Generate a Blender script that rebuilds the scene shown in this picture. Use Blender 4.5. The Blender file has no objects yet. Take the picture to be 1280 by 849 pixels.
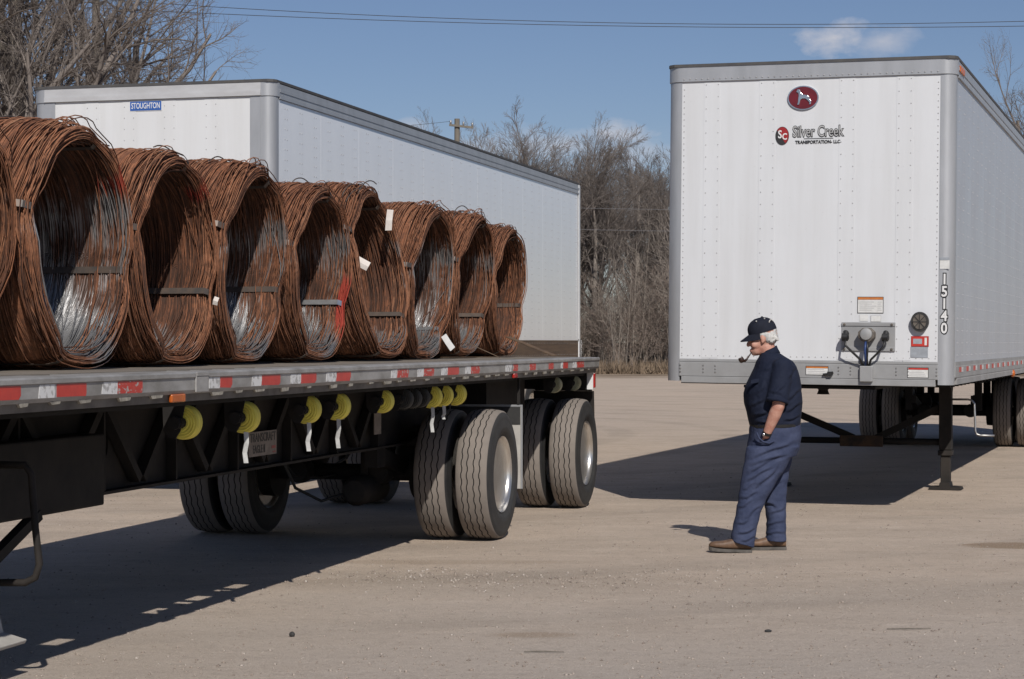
import bpy, bmesh, math, random
import numpy as np
from mathutils import Vector, Matrix

scene = bpy.context.scene
C = scene.collection
R = math.radians

# ---------------------------------------------------------------- camera, sky, sun, exposure
cam_d = bpy.data.cameras.new('camera')
cam_d.sensor_width = 36.0
cam_d.lens = 36.0 * 2500.0 / 1280.0
cam_d.clip_start = 0.1
cam_d.clip_end = 6000.0
cam = bpy.data.objects.new('camera', cam_d)
C.objects.link(cam)
cam.location = (0, 0, 1.55)
cam.rotation_euler = (R(90.08), 0, 0)
scene.camera = cam

SUN_DIR = Vector((0.243, -1.22, 1.0)).normalized()      # towards the sun
SUN_EL = math.asin(SUN_DIR.z)
SUN_AZ = math.atan2(SUN_DIR.x, SUN_DIR.y)                # clockwise from +Y

world = bpy.data.worlds.new('World')
scene.world = world
world.use_nodes = True
wt = world.node_tree
wt.nodes.clear()


def wn(kind, **kw):
    n = wt.nodes.new(kind)
    for k, v in kw.items():
        setattr(n, k, v)
    return n


def wmath(op, a, b=None, c=None, clamp=False):
    n = wn('ShaderNodeMath', operation=op, use_clamp=clamp)
    for i, s in enumerate((a, b, c)):
        if s is None:
            continue
        if isinstance(s, (int, float)):
            n.inputs[i].default_value = s
        else:
            wt.links.new(s, n.inputs[i])
    return n.outputs[0]


w_out = wn('ShaderNodeOutputWorld')
w_bg = wn('ShaderNodeBackground')
w_bg.inputs['Strength'].default_value = 0.060
sky = wn('ShaderNodeTexSky')
sky.sky_type = 'NISHITA'
sky.sun_disc = False
sky.sun_elevation = SUN_EL
sky.sun_rotation = SUN_AZ
sky.altitude = 250
sky.air_density = 1.0
sky.dust_density = 0.3
sky.ozone_density = 3.0
w_hs = wn('ShaderNodeMixRGB', blend_type='MULTIPLY')       # white balance of the sky light
w_hs.inputs['Fac'].default_value = 1.0
w_hs.inputs['Color2'].default_value = (0.92, 0.905, 1.03, 1)
wt.links.new(sky.outputs[0], w_hs.inputs['Color1'])
# fair-weather clouds low over the horizon, anchored to directions in the sky
tc = wn('ShaderNodeTexCoord')
sep = wn('ShaderNodeSeparateXYZ')
wt.links.new(tc.outputs['Generated'], sep.inputs[0])
dx, dy, dz = sep.outputs[0], sep.outputs[1], sep.outputs[2]
az = wmath('ARCTAN2', dx, dy)
el = wmath('ARCSINE', dz)
comb = wn('ShaderNodeCombineXYZ')
wt.links.new(wmath('MULTIPLY', az, 1.0), comb.inputs[0])
wt.links.new(wmath('MULTIPLY', el, 1.7), comb.inputs[1])
ns = wn('ShaderNodeTexNoise')
ns.inputs['Scale'].default_value = 42.0
ns.inputs['Detail'].default_value = 7.0
ns.inputs['Roughness'].default_value = 0.58
wt.links.new(comb.outputs[0], ns.inputs['Vector'])
nb = wn('ShaderNodeTexNoise')
nb.inputs['Scale'].default_value = 11.0
nb.inputs['Detail'].default_value = 5.0
wt.links.new(comb.outputs[0], nb.inputs['Vector'])
fine = ns.outputs['Fac']


def puff(ca, ce, ra, re, gain):
    a = wmath('DIVIDE', wmath('SUBTRACT', az, ca), ra)
    e = wmath('DIVIDE', wmath('SUBTRACT', el, ce), re)
    d = wmath('SQRT', wmath('ADD', wmath('MULTIPLY', a, a), wmath('MULTIPLY', e, e)))
    m = wmath('SUBTRACT', 1.0, d)
    m = wmath('ADD', m, wmath('MULTIPLY', wmath('SUBTRACT', fine, 0.5), 2.2))
    m = wmath('MULTIPLY', m, gain, clamp=True)
    return m


puffs = [puff(0.160, 0.1490, 0.021, 0.0095, 1.3), puff(0.183, 0.1470, 0.022, 0.008, 0.7),
         puff(0.047, 0.1040, 0.024, 0.0075, 1.0), puff(0.022, 0.0980, 0.045, 0.009, 0.7), puff(0.06, 0.094, 0.04, 0.008, 0.55),
         puff(-0.052, 0.107, 0.011, 0.006, 0.7), puff(-0.02, 0.098, 0.02, 0.006, 0.4)]
cl = puffs[0]
for p in puffs[1:]:
    cl = wmath('MAXIMUM', cl, p)
# a thin broken bank of the same cloud all round the horizon
bank = wmath('SUBTRACT', 1.0, wmath('ABSOLUTE', wmath('DIVIDE', wmath('SUBTRACT', el, 0.075), 0.035)), clamp=True)
bank = wmath('MULTIPLY', bank, wmath('MULTIPLY', wmath('SUBTRACT', nb.outputs['Fac'], 0.42), 2.6, clamp=True))
cl = wmath('MAXIMUM', cl, wmath('MULTIPLY', bank, 0.75))
cl = wmath('MULTIPLY', cl, 0.8)
w_mix = wn('ShaderNodeMixRGB')
w_mix.inputs['Color2'].default_value = (9.6, 9.5, 10.2, 1)
wt.links.new(cl, w_mix.inputs['Fac'])
wt.links.new(w_hs.outputs[0], w_mix.inputs['Color1'])
wt.links.new(w_mix.outputs[0], w_bg.inputs['Color'])
wt.links.new(w_bg.outputs[0], w_out.inputs[0])

sun_d = bpy.data.lights.new('sun', 'SUN')
sun_d.energy = 4.4
sun_d.angle = R(0.55)
sun_d.color = (1.0, 0.95, 0.88)
sun = bpy.data.objects.new('sun', sun_d)
C.objects.link(sun)
sun.rotation_euler = SUN_DIR.to_track_quat('Z', 'Y').to_euler()
sun.location = (20, -40, 40)

scene.view_settings.view_transform = 'Standard'
scene.view_settings.look = 'None'
scene.view_settings.gamma = 1.0
scene.view_settings.exposure = 0.0
scene.view_settings.use_curve_mapping = False
scene.render.film_transparent = False
scene.cycles.max_bounces = 6
scene.cycles.diffuse_bounces = 3

# ---------------------------------------------------------------- helpers
rng = random.Random(11)


class MB:
    """collects geometry and links it as ONE mesh object"""

    def __init__(self):
        self.v = []
        self.f = []
        self.m = []

    def add(self, verts, faces, mi=0):
        o = len(self.v)
        self.v.extend([tuple(p) for p in verts])
        self.f.extend([tuple(i + o for i in f) for f in faces])
        self.m.extend([mi] * len(faces))
        return self

    def box(self, x0, x1, y0, y1, z0, z1, mi=0):
        vs = [(x0, y0, z0), (x1, y0, z0), (x1, y1, z0), (x0, y1, z0), (x0, y0, z1), (x1, y0, z1), (x1, y1, z1), (x0, y1, z1)]
        fs = [(0, 3, 2, 1), (4, 5, 6, 7), (0, 1, 5, 4), (1, 2, 6, 5), (2, 3, 7, 6), (3, 0, 4, 7)]
        return self.add(vs, fs, mi)

    def bar(self, p, q, w, h, up=(0, 0, 1), mi=0):
        p, q = Vector(p), Vector(q)
        d = (q - p).normalized()
        s = d.cross(Vector(up))
        if s.length < 1e-4:
            s = d.cross(Vector((1, 0, 0)))
        s.normalize()
        t = s.cross(d).normalized()
        vs = []
        for c in (p, q):
            for a, b in ((-1, -1), (1, -1), (1, 1), (-1, 1)):
                vs.append(c + s * (a * w / 2) + t * (b * h / 2))
        fs = [(0, 1, 2, 3), (7, 6, 5, 4), (0, 4, 5, 1), (1, 5, 6, 2), (2, 6, 7, 3), (3, 7, 4, 0)]
        return self.add(vs, fs, mi)

    def tube(self, pts, r, n=8, caps=True, mi=0):
        pts = [Vector(p) for p in pts]
        rs = r if isinstance(r, (list, tuple)) else [r] * len(pts)
        vs, fs = [], []
        prev = None
        for i, p in enumerate(pts):
            d = (pts[min(i + 1, len(pts) - 1)] - pts[max(i - 1, 0)]).normalized()
            if prev is None:
                a = d.cross(Vector((0, 0, 1)))
                if a.length < 1e-3:
                    a = d.cross(Vector((1, 0, 0)))
            else:
                a = prev - d * prev.dot(d)
            a.normalize()
            prev = a
            b = d.cross(a)
            for k in range(n):
                t = 2 * math.pi * k / n
                vs.append(p + (a * math.cos(t) + b * math.sin(t)) * rs[i])
        for i in range(len(pts) - 1):
            for k in range(n):
                fs.append((i * n + k, i * n + (k + 1) % n, (i + 1) * n + (k + 1) % n, (i + 1) * n + k))
        if caps:
            fs.append(tuple(range(n - 1, -1, -1)))
            fs.append(tuple((len(pts) - 1) * n + k for k in range(n)))
        return self.add(vs, fs, mi)

    def prism(self, poly, axis, a0, a1, mi=0):
        """poly: 2-D outline in the two other axes (in x,y,z order), pushed along axis"""
        def mk(p, a):
            if axis == 'x':
                return (a, p[0], p[1])
            if axis == 'y':
                return (p[0], a, p[1])
            return (p[0], p[1], a)
        n = len(poly)
        vs = [mk(p, a0) for p in poly] + [mk(p, a1) for p in poly]
        fs = [tuple(range(n)), tuple(range(2 * n - 1, n - 1, -1))]
        for k in range(n):
            fs.append((k, n + k, n + (k + 1) % n, (k + 1) % n))
        return self.add(vs, fs, mi)

    def lathe(self, prof, axis='x', c=(0, 0, 0), n=24, close=False, mi=0, cap0=True):
        """prof: (distance along axis, radius)"""
        vs, fs = [], []
        m = len(prof)
        for (a, r) in prof:
            for k in range(n):
                t = 2 * math.pi * k / n
                q = (r * math.cos(t), r * math.sin(t))
                if axis == 'x':
                    vs.append((c[0] + a, c[1] + q[0], c[2] + q[1]))
                elif axis == 'y':
                    vs.append((c[0] + q[0], c[1] + a, c[2] + q[1]))
                else:
                    vs.append((c[0] + q[0], c[1] + q[1], c[2] + a))
        rng_ = range(m) if close else range(m - 1)
        for i in rng_:
            j = (i + 1) % m
            for k in range(n):
                fs.append((i * n + k, j * n + k, j * n + (k + 1) % n, i * n + (k + 1) % n))
        if not close:
            if cap0:
                fs.append(tuple(range(n)))
            fs.append(tuple((m - 1) * n + k for k in range(n - 1, -1, -1)))
        return self.add(vs, fs, mi)

    def ellipsoid(self, c, r, nu=16, nv=10, rot=None, mi=0):
        vs, fs = [], []
        for j in range(1, nv):
            ph = math.pi * j / nv
            for i in range(nu):
                t = 2 * math.pi * i / nu
                p = Vector((r[0] * math.sin(ph) * math.cos(t), r[1] * math.sin(ph) * math.sin(t), r[2] * math.cos(ph)))
                vs.append(p)
        vs.append(Vector((0, 0, r[2])))
        vs.append(Vector((0, 0, -r[2])))
        if rot is not None:
            vs = [rot @ p for p in vs]
        vs = [p + Vector(c) for p in vs]
        top, bot = len(vs) - 2, len(vs) - 1
        for j in range(nv - 2):
            for i in range(nu):
                fs.append((j * nu + i, (j + 1) * nu + i, (j + 1) * nu + (i + 1) % nu, j * nu + (i + 1) % nu))
        for i in range(nu):
            fs.append((top, i, (i + 1) % nu))
            fs.append((bot, (nv - 2) * nu + (i + 1) % nu, (nv - 2) * nu + i))
        return self.add(vs, fs, mi)

    def loft(self, rings, mi=0, caps=True):
        n = len(rings[0])
        vs = [p for r in rings for p in r]
        fs = []
        for i in range(len(rings) - 1):
            for k in range(n):
                fs.append((i * n + k, i * n + (k + 1) % n, (i + 1) * n + (k + 1) % n, (i + 1) * n + k))
        if caps:
            fs.append(tuple(range(n - 1, -1, -1)))
            fs.append(tuple((len(rings) - 1) * n + k for k in range(n)))
        return self.add(vs, fs, mi)

    def rivet(self, p, nrm, r=0.006, h=0.004, n=6):
        p, nrm = Vector(p), Vector(nrm)
        a = nrm.cross(Vector((0, 0, 1)))
        if a.length < 1e-3:
            a = Vector((1, 0, 0))
        a.normalize()
        b = nrm.cross(a)
        vs = []
        for k in range(n):
            t = 2 * math.pi * k / n
            vs.append(p + (a * math.cos(t) + b * math.sin(t)) * r)
        for k in range(n):
            t = 2 * math.pi * k / n
            vs.append(p + (a * math.cos(t) + b * math.sin(t)) * r * 0.6 + nrm * h)
        fs = [(k, (k + 1) % n, n + (k + 1) % n, n + k) for k in range(n)] + [tuple(n + k for k in range(n))]
        return self.add(vs, fs)

    def mesh(self, name, fix=True):
        me = bpy.data.meshes.new(name)
        me.from_pydata(self.v, [], self.f)
        if any(self.m):
            me.polygons.foreach_set('material_index', self.m)
        if fix:
            bm = bmesh.new()
            bm.from_mesh(me)
            bmesh.ops.recalc_face_normals(bm, faces=bm.faces)
            bm.to_mesh(me)
            bm.free()
        return me

    def build(self, name, mats, parent=None, smooth=False, bevel=0.0, loc=None, rot=None):
        me = self.mesh(name)
        return link(name, me, mats, parent, smooth, bevel, loc, rot)


def link(name, me, mats, parent=None, smooth=False, bevel=0.0, loc=None, rot=None):
    ms = mats if isinstance(mats, (list, tuple)) else [mats]
    if len(me.materials) == 0:
        for m in ms:
            me.materials.append(M[m] if isinstance(m, str) else m)
    if smooth:
        if smooth is True:
            me.polygons.foreach_set('use_smooth', [True] * len(me.polygons))
        else:
            me.polygons.foreach_set('use_smooth', [True] * len(me.polygons))
            me.set_sharp_from_angle(angle=R(smooth))
    o = bpy.data.objects.new(name, me)
    C.objects.link(o)
    if parent is not None:
        o.parent = parent
    if loc is not None:
        o.location = loc
    if rot is not None:
        o.rotation_euler = rot
    if bevel:
        b = o.modifiers.new('bevel', 'BEVEL')
        b.width = bevel
        b.segments = 2
        b.limit_method = 'ANGLE'
    return o


def thing(name, label, cat, loc=(0, 0, 0), rot=(0, 0, 0), group=None):
    o = bpy.data.objects.new(name, None)
    C.objects.link(o)
    o.location = loc
    o.rotation_euler = rot
    o.empty_display_size = 0.3
    return tag(o, label, cat, group)


def tag(o, label=None, cat=None, group=None, kind=None):
    if label:
        o['label'] = label
    if cat:
        o['category'] = cat
    if group:
        o['group'] = group
    if kind:
        o['kind'] = kind
    return o


def empty(name, parent, loc=(0, 0, 0), rot=(0, 0, 0)):
    o = bpy.data.objects.new(name, None)
    C.objects.link(o)
    o.parent = parent
    o.location = loc
    o.rotation_euler = rot
    return o


def text_mesh(body, size, extrude=0.001, offset=0.0, sx=1.0, spacing=1.0):
    cu = bpy.data.curves.new('lettering', 'FONT')
    cu.body = body
    cu.size = size
    cu.extrude = extrude
    cu.offset = offset
    cu.align_x = 'CENTER'
    cu.align_y = 'CENTER'
    cu.space_character = spacing
    cu.resolution_u = 3
    o = bpy.data.objects.new('lettering', cu)
    C.objects.link(o)
    dg = bpy.context.evaluated_depsgraph_get()
    me = bpy.data.meshes.new_from_object(o.evaluated_get(dg))
    bpy.data.objects.remove(o)
    bpy.data.curves.remove(cu)
    me.transform(Matrix.Diagonal((sx, 1, 1, 1)))
    me.materials.clear()
    return me


# ---------------------------------------------------------------- materials
M = {}
ALB = 0.84          # one scale for every base colour, set against the sun's strength


class NT:
    def __init__(self, name):
        self.mat = bpy.data.materials.new(name)
        self.mat.use_nodes = True
        self.t = self.mat.node_tree
        self.bsdf = self.t.nodes['Principled BSDF']
        self.out = self.t.nodes['Material Output']
        self.tc = self.t.nodes.new('ShaderNodeTexCoord')

    def n(self, kind, **kw):
        n = self.t.nodes.new(kind)
        for k, v in kw.items():
            setattr(n, k, v)
        return n

    def l(self, a, b):
        self.t.links.new(a, b)

    def math(self, op, a, b=None, clamp=False):
        n = self.n('ShaderNodeMath', operation=op, use_clamp=clamp)
        for i, s in enumerate((a, b)):
            if s is None:
                continue
            if isinstance(s, (int, float)):
                n.inputs[i].default_value = s
            else:
                self.l(s, n.inputs[i])
        return n.outputs[0]

    def coord(self, scale=(1, 1, 1), src='Object', loc=(0, 0, 0)):
        mp = self.n('ShaderNodeMapping')
        mp.inputs['Scale'].default_value = scale
        mp.inputs['Location'].default_value = loc
        self.l(self.tc.outputs[src], mp.inputs['Vector'])
        return mp.outputs[0]

    def noise(self, scale, detail=4, rough=0.55, vec=None, src='Object'):
        n = self.n('ShaderNodeTexNoise')
        n.inputs['Scale'].default_value = scale
        n.inputs['Detail'].default_value = detail
        n.inputs['Roughness'].default_value = rough
        self.l(vec if vec is not None else self.tc.outputs[src], n.inputs['Vector'])
        return n.outputs['Fac']

    def ramp(self, fac, stops):
        n = self.n('ShaderNodeValToRGB')
        cr = n.color_ramp
        while len(cr.elements) < len(stops):
            cr.elements.new(0.5)
        for e, (p, c) in zip(cr.elements, stops):
            e.position = p
            e.color = (c[0] * ALB, c[1] * ALB, c[2] * ALB, 1) if not isinstance(c, (int, float)) else (c, c, c, 1)
        self.l(fac, n.inputs[0])
        return n.outputs[0]

    def mix(self, fac, a, b, mode='MIX'):
        n = self.n('ShaderNodeMixRGB', blend_type=mode)
        for i, s in ((0, fac), (1, a), (2, b)):
            if isinstance(s, (int, float)):
                n.inputs[i].default_value = s
            elif isinstance(s, (tuple, list)):
                n.inputs[i].default_value = (s[0] * ALB, s[1] * ALB, s[2] * ALB, 1)
            else:
                self.l(s, n.inputs[i])
        return n.outputs[0]

    def bump(self, h, strength=0.3, dist=0.01):
        n = self.n('ShaderNodeBump')
        n.inputs['Strength'].default_value = strength
        n.inputs['Distance'].default_value = dist
        self.l(h, n.inputs['Height'])
        self.l(n.outputs[0], self.bsdf.inputs['Normal'])

    def set(self, color=None, rough=None, metal=None, spec=None):
        for key, s in (('Base Color', color), ('Roughness', rough), ('Metallic', metal), ('Specular IOR Level', spec)):
            if s is None:
                continue
            i = self.bsdf.inputs[key]
            if isinstance(s, (int, float)):
                i.default_value = s
            elif isinstance(s, (tuple, list)):
                i.default_value = (s[0], s[1], s[2], 1)
            else:
                self.l(s, i)
        return self


def pmat(name, c1, c2=None, scale=6.0, rough=0.6, metal=0.0, bump=0.0, lo=0.35, hi=0.65, stretch=(1, 1, 1), detail=5, spec=None, dist=0.005):
    """two-tone noise material"""
    t = NT(name)
    if c2 is None:
        c2 = tuple(x * 0.75 for x in c1)
    f = t.noise(scale, detail, 0.6, t.coord(stretch))
    t.set(t.ramp(f, [(lo, c1), (hi, c2)]), rough, metal, spec)
    if bump:
        t.bump(t.noise(scale * 4, 4, 0.6, t.coord(stretch)), bump, dist)
    M[name] = t.mat
    return t


# painted white sheet: faint vertical streaks of road grime and speckle
def white_mat(name, base, grime, amount, coat=0.0):
    t = NT(name)
    streak = t.noise(1.0, 6, 0.6, t.coord((5, 5, 0.35)))
    speck = t.noise(38.0, 3, 0.7)
    big = t.noise(0.9, 4, 0.6)
    f = t.math('MULTIPLY', t.ramp(streak, [(0.42, 0.0), (0.75, 1.0)]), amount)
    col = t.mix(f, base, grime)
    col = t.mix(t.math('MULTIPLY', t.ramp(speck, [(0.66, 0.0), (0.74, 1.0)]), 0.22), col, (0.3, 0.29, 0.28))
    col = t.mix(t.math('MULTIPLY', t.ramp(big, [(0.45, 0.0), (0.7, 1.0)]), 0.10), col, grime)
    t.set(col, t.ramp(big, [(0.3, 0.32), (0.7, 0.45)]), 0.0)
    wav = t.noise(1.6, 2, 0.4, t.coord((1.5, 1.5, 0.7)))
    t.bump(wav, 0.22, 0.03)
    t.bsdf.inputs['Coat Weight'].default_value = coat
    t.bsdf.inputs['Coat Roughness'].default_value = 0.08
    M[name] = t.mat


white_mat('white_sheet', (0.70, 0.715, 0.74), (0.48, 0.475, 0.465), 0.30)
white_mat('white_side_shaded', (0.49, 0.52, 0.57), (0.38, 0.39, 0.42), 0.45)  # side wall darker and bluer: its shade and sky tint put into the colour
white_mat('fresh_sheet', (0.71, 0.72, 0.735), (0.50, 0.49, 0.47), 0.35)
white_mat('white_side_lit', (0.95, 0.96, 0.985), (0.80, 0.81, 0.83), 0.30, coat=1.0)  # side wall paler than the front: bright sky sheen put into the base colour
pmat('rail_grey', (0.56, 0.565, 0.58), (0.48, 0.48, 0.49), 3, 0.45, 0.1, stretch=(1, 1, 3))
pmat('aluminium', (0.50, 0.51, 0.53), (0.43, 0.44, 0.455), 3, 0.40, 0.45, 0.0, stretch=(2, 2, 0.5))
pmat('aluminium_dull', (0.40, 0.405, 0.41), (0.32, 0.32, 0.32), 3, 0.5, 0.3, 0.03)
pmat('rail_aluminium', (0.42, 0.41, 0.40), (0.26, 0.25, 0.235), 9, 0.55, 0.25, 0.15, stretch=(1, 0.5, 1))
pmat('rail_lip', (0.20, 0.185, 0.165), (0.11, 0.10, 0.09), 6, 0.75, 0.1, 0.15)
pmat('worn_pocket', (0.42, 0.39, 0.33), (0.22, 0.2, 0.17), 24, 0.75, 0.0, 0.2)
pmat('roof_dark', (0.06, 0.06, 0.065), (0.09, 0.085, 0.08), 8, 0.7)
pmat('black_frame', (0.018, 0.017, 0.017), (0.030, 0.027, 0.025), 5, 0.7, 0.0, 0.15, spec=0.15)
pmat('frame_dust', (0.022, 0.020, 0.019), (0.040, 0.034, 0.030), 4, 0.75, 0.0, 0.2, spec=0.2)
pmat('rusty_frame', (0.10, 0.055, 0.03), (0.03, 0.024, 0.02), 12, 0.85, 0.0, 0.3)
pmat('deck_board', (0.27, 0.235, 0.195), (0.17, 0.145, 0.12), 4, 0.75, 0.0, 0.3, stretch=(6, 0.4, 1))
pmat('brown_plank', (0.155, 0.10, 0.06), (0.095, 0.062, 0.04), 3, 0.8, 0.0, 0.4, stretch=(3, 0.5, 9))
pmat('rubber', (0.022, 0.022, 0.023), (0.035, 0.034, 0.033), 10, 0.7, 0.0, 0.1)
pmat('rubber_groove', (0.008, 0.008, 0.008), (0.014, 0.013, 0.012), 10, 0.9)
pmat('rubber_dust', (0.255, 0.22, 0.192), (0.18, 0.157, 0.138), 5, 0.9, 0.0, 0.15, lo=0.3, hi=0.75)
pmat('rim_metal', (0.90, 0.88, 0.84), (0.72, 0.68, 0.62), 5, 0.28, 0.9, 0.05, stretch=(6, 1, 1))
pmat('hub_dark', (0.09, 0.085, 0.08), (0.2, 0.17, 0.14), 9, 0.6, 0.4)
pmat('strap_yellow', (1.0, 0.88, 0.15), (0.72, 0.60, 0.10), 9, 0.75, 0.0, 0.3, stretch=(1, 12, 1))
pmat('strap_faded', (0.42, 0.43, 0.30), (0.32, 0.31, 0.2), 14, 0.8)
pmat('strap_grey', (0.045, 0.044, 0.04), (0.025, 0.024, 0.022), 14, 0.85)
pmat('strap_tail', (0.56, 0.56, 0.55), (0.36, 0.36, 0.35), 14, 0.8)
pmat('tape_red', (0.55, 0.045, 0.03), (0.42, 0.03, 0.025), 18, 0.4, lo=0.4, hi=0.8)
pmat('tape_red_worn', (0.50, 0.05, 0.035), (0.42, 0.38, 0.36), 26, 0.5, lo=0.56, hi=0.62, stretch=(1, 1, 2))
pmat('tape_white', (0.72, 0.72, 0.72), (0.40, 0.39, 0.38), 30, 0.45, lo=0.5, hi=0.6)
pmat('lamp_red', (0.45, 0.02, 0.015), (0.36, 0.015, 0.01), 8, 0.2)
pmat('lamp_orange', (0.55, 0.14, 0.02), (0.42, 0.09, 0.015), 8, 0.25)
pmat('flap_light', (0.50, 0.48, 0.45), (0.38, 0.36, 0.33), 5, 0.7)
pmat('sign_plate', (0.30, 0.26, 0.23), (0.2, 0.17, 0.15), 14, 0.7)
pmat('ink_dark', (0.02, 0.02, 0.022), (0.03, 0.03, 0.03), 10, 0.5)
pmat('ink_red', (0.36, 0.02, 0.025), (0.28, 0.02, 0.02), 10, 0.4)
pmat('ink_white', (0.80, 0.80, 0.80), (0.72, 0.72, 0.72), 10, 0.45)
pmat('ink_grey', (0.42, 0.42, 0.43), (0.5, 0.5, 0.5), 10, 0.5)
pmat('sign_blue', (0.035, 0.12, 0.42), (0.03, 0.1, 0.34), 10, 0.4)
pmat('label_white', (0.74, 0.74, 0.73), (0.62, 0.62, 0.6), 20, 0.5)
pmat('label_grey', (0.36, 0.39, 0.43), (0.28, 0.3, 0.33), 20, 0.5)
pmat('label_orange', (0.6, 0.2, 0.04), (0.5, 0.16, 0.04), 20, 0.5)
pmat('maroon', (0.16, 0.012, 0.022), (0.12, 0.01, 0.018), 10, 0.35)
pmat('chrome', (0.75, 0.76, 0.78), (0.6, 0.6, 0.62), 10, 0.22, 0.9)
pmat('cable_black', (0.012, 0.012, 0.013), (0.02, 0.02, 0.02), 10, 0.5)
pmat('cable_blue', (0.03, 0.06, 0.2), (0.02, 0.05, 0.15), 10, 0.5)
pmat('bare_steel', (0.5, 0.5, 0.5), (0.35, 0.33, 0.31), 12, 0.4, 0.8)
pmat('band_steel', (0.075, 0.066, 0.062), (0.13, 0.095, 0.075), 15, 0.5, 0.4)
pmat('band_bright', (0.62, 0.63, 0.65), (0.45, 0.45, 0.46), 15, 0.3, 0.8)
pmat('paper_tag', (0.78, 0.74, 0.70), (0.68, 0.62, 0.58), 15, 0.7)
pmat('rivet_grey', (0.50, 0.50, 0.51), (0.38, 0.38, 0.38), 15, 0.45, 0.1)
pmat('pole_wood', (0.21, 0.19, 0.16), (0.14, 0.125, 0.105), 3, 0.9, 0.0, 0.4, stretch=(8, 8, 0.6))
pmat('wire_dark', (0.05, 0.05, 0.055), (0.06, 0.06, 0.06), 3, 0.6)
pmat('wire_pale', (0.26, 0.26, 0.28), (0.22, 0.22, 0.23), 3, 0.6)

# ---------------------------------------------------------------- ground
def ground_material():
    t = NT('ground_dirt')
    big = t.noise(0.09, 5, 0.6)
    mid = t.noise(0.55, 6, 0.62, t.coord((0.55, 1.3, 1)))
    tracks = t.noise(0.8, 5, 0.6, t.coord((0.25, 1.6, 1)))
    fine = t.noise(14.0, 6, 0.75)
    grit = t.noise(70.0, 3, 0.8)
    vor = t.n('ShaderNodeTexVoronoi')
    vor.inputs['Scale'].default_value = 34.0
    t.l(t.tc.outputs['Object'], vor.inputs['Vector'])
    col = t.ramp(big, [(0.35, (0.643, 0.517, 0.408)), (0.65, (0.573, 0.470, 0.380))])
    col = t.mix(t.ramp(mid, [(0.40, 0.0), (0.72, 0.75)]), col, (0.479, 0.389, 0.313))
    col = t.mix(t.ramp(tracks, [(0.50, 0.0), (0.70, 0.5)]), col, (0.643, 0.528, 0.426))
    # pale scuffed patches and long curved wheel tracks
    mott = t.noise(2.6, 6, 0.7, t.coord((0.8, 1.5, 1)))
    col = t.mix(t.ramp(mott, [(0.52, 0.0), (0.68, 0.55)]), col, (0.702, 0.593, 0.490))
    col = t.mix(t.ramp(mott, [(0.33, 0.5), (0.46, 0.0)]), col, (0.433, 0.346, 0.274))
    wv = t.n('ShaderNodeTexWave', wave_type='RINGS', rings_direction='Z')
    wv.inputs['Scale'].default_value = 0.16
    wv.inputs['Distortion'].default_value = 2.2
    wv.inputs['Detail'].default_value = 3.0
    wv.inputs['Detail Scale'].default_value = 0.35
    t.l(t.coord((1, 1, 1), loc=(9.0, -34.0, 0)), wv.inputs['Vector'])
    trk = t.math('MULTIPLY', t.ramp(wv.outputs['Fac'], [(0.80, 0.0), (0.93, 1.0)]), t.ramp(mid, [(0.38, 0.0), (0.6, 0.55)]))
    col = t.mix(trk, col, (0.421, 0.346, 0.280))
    # the nearest ground is greyer, crushed stone worn into the dirt
    sep = t.n('ShaderNodeSeparateXYZ')
    t.l(t.tc.outputs['Object'], sep.inputs[0])
    near = t.math('ADD', sep.outputs[1], t.math('MULTIPLY', t.math('SUBTRACT', mid, 0.5), 6.0))
    nf = t.n('ShaderNodeMapRange')
    nf.inputs['From Min'].default_value = 9.0
    nf.inputs['From Max'].default_value = 13.5
    nf.inputs['To Min'].default_value = 0.75
    nf.inputs['To Max'].default_value = 0.0
    t.l(near, nf.inputs['Value'])
    col = t.mix(nf.outputs[0], col, (0.514, 0.452, 0.400))

    def patch(cx, cy, rx, ry, lo=0.9, hi=0.3):
        a = t.math('DIVIDE', t.math('SUBTRACT', sep.outputs[0], cx), rx)
        b = t.math('DIVIDE', t.math('SUBTRACT', sep.outputs[1], cy), ry)
        d = t.math('ADD', t.math('MULTIPLY', a, a), t.math('MULTIPLY', b, b))
        d = t.math('ADD', d, t.math('MULTIPLY', t.math('SUBTRACT', mid, 0.5), 2.4))
        d = t.math('ADD', d, t.math('MULTIPLY', t.math('SUBTRACT', fine, 0.5), 1.6))
        n = t.n('ShaderNodeMapRange')
        n.inputs['From Min'].default_value = lo
        n.inputs['From Max'].default_value = hi
        t.l(d, n.inputs['Value'])
        return n.outputs[0]
    # exposed gravel in shallow hollows, and oil / damp stains
    grav = patch(0.0, 12.95, 1.3, 0.75, 1.2, 0.2)
    grav2 = patch(2.6, 12.3, 1.9, 0.8, 1.3, 0.2)
    grav3 = patch(-0.9, 13.3, 0.5, 0.3, 1.2, 0.2)
    g = t.math('MAXIMUM', t.math('MAXIMUM', grav, t.math('MULTIPLY', grav2, 0.8)), grav3)
    gcol = t.ramp(vor.outputs['Distance'], [(0.05, (0.585, 0.528, 0.467)), (0.4, (0.421, 0.358, 0.297)), (0.7, (0.280, 0.235, 0.193))])
    col = t.mix(t.math('MULTIPLY', g, 0.26), col, gcol)
    stain = t.math('MAXIMUM', patch(3.85, 15.25, 0.45, 0.28, 1.0, 0.55), t.math('MULTIPLY', patch(0.12, 10.6, 0.28, 0.13, 1.1, 0.3), 0.6))
    stain = t.math('MAXIMUM', stain, t.math('MULTIPLY', patch(-0.45, 14.1, 1.1, 0.16, 1.1, 0.2), 0.35))
    col = t.mix(t.math('MULTIPLY', stain, 0.75), col, (0.280, 0.187, 0.111))
    # grit
    col = t.mix(t.ramp(fine, [(0.50, 0.0), (0.72, 0.62)]), col, (0.351, 0.294, 0.240))
    col = t.mix(t.ramp(grit, [(0.57, 0.0), (0.68, 0.75)]), col, (0.800, 0.740, 0.654))
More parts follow.
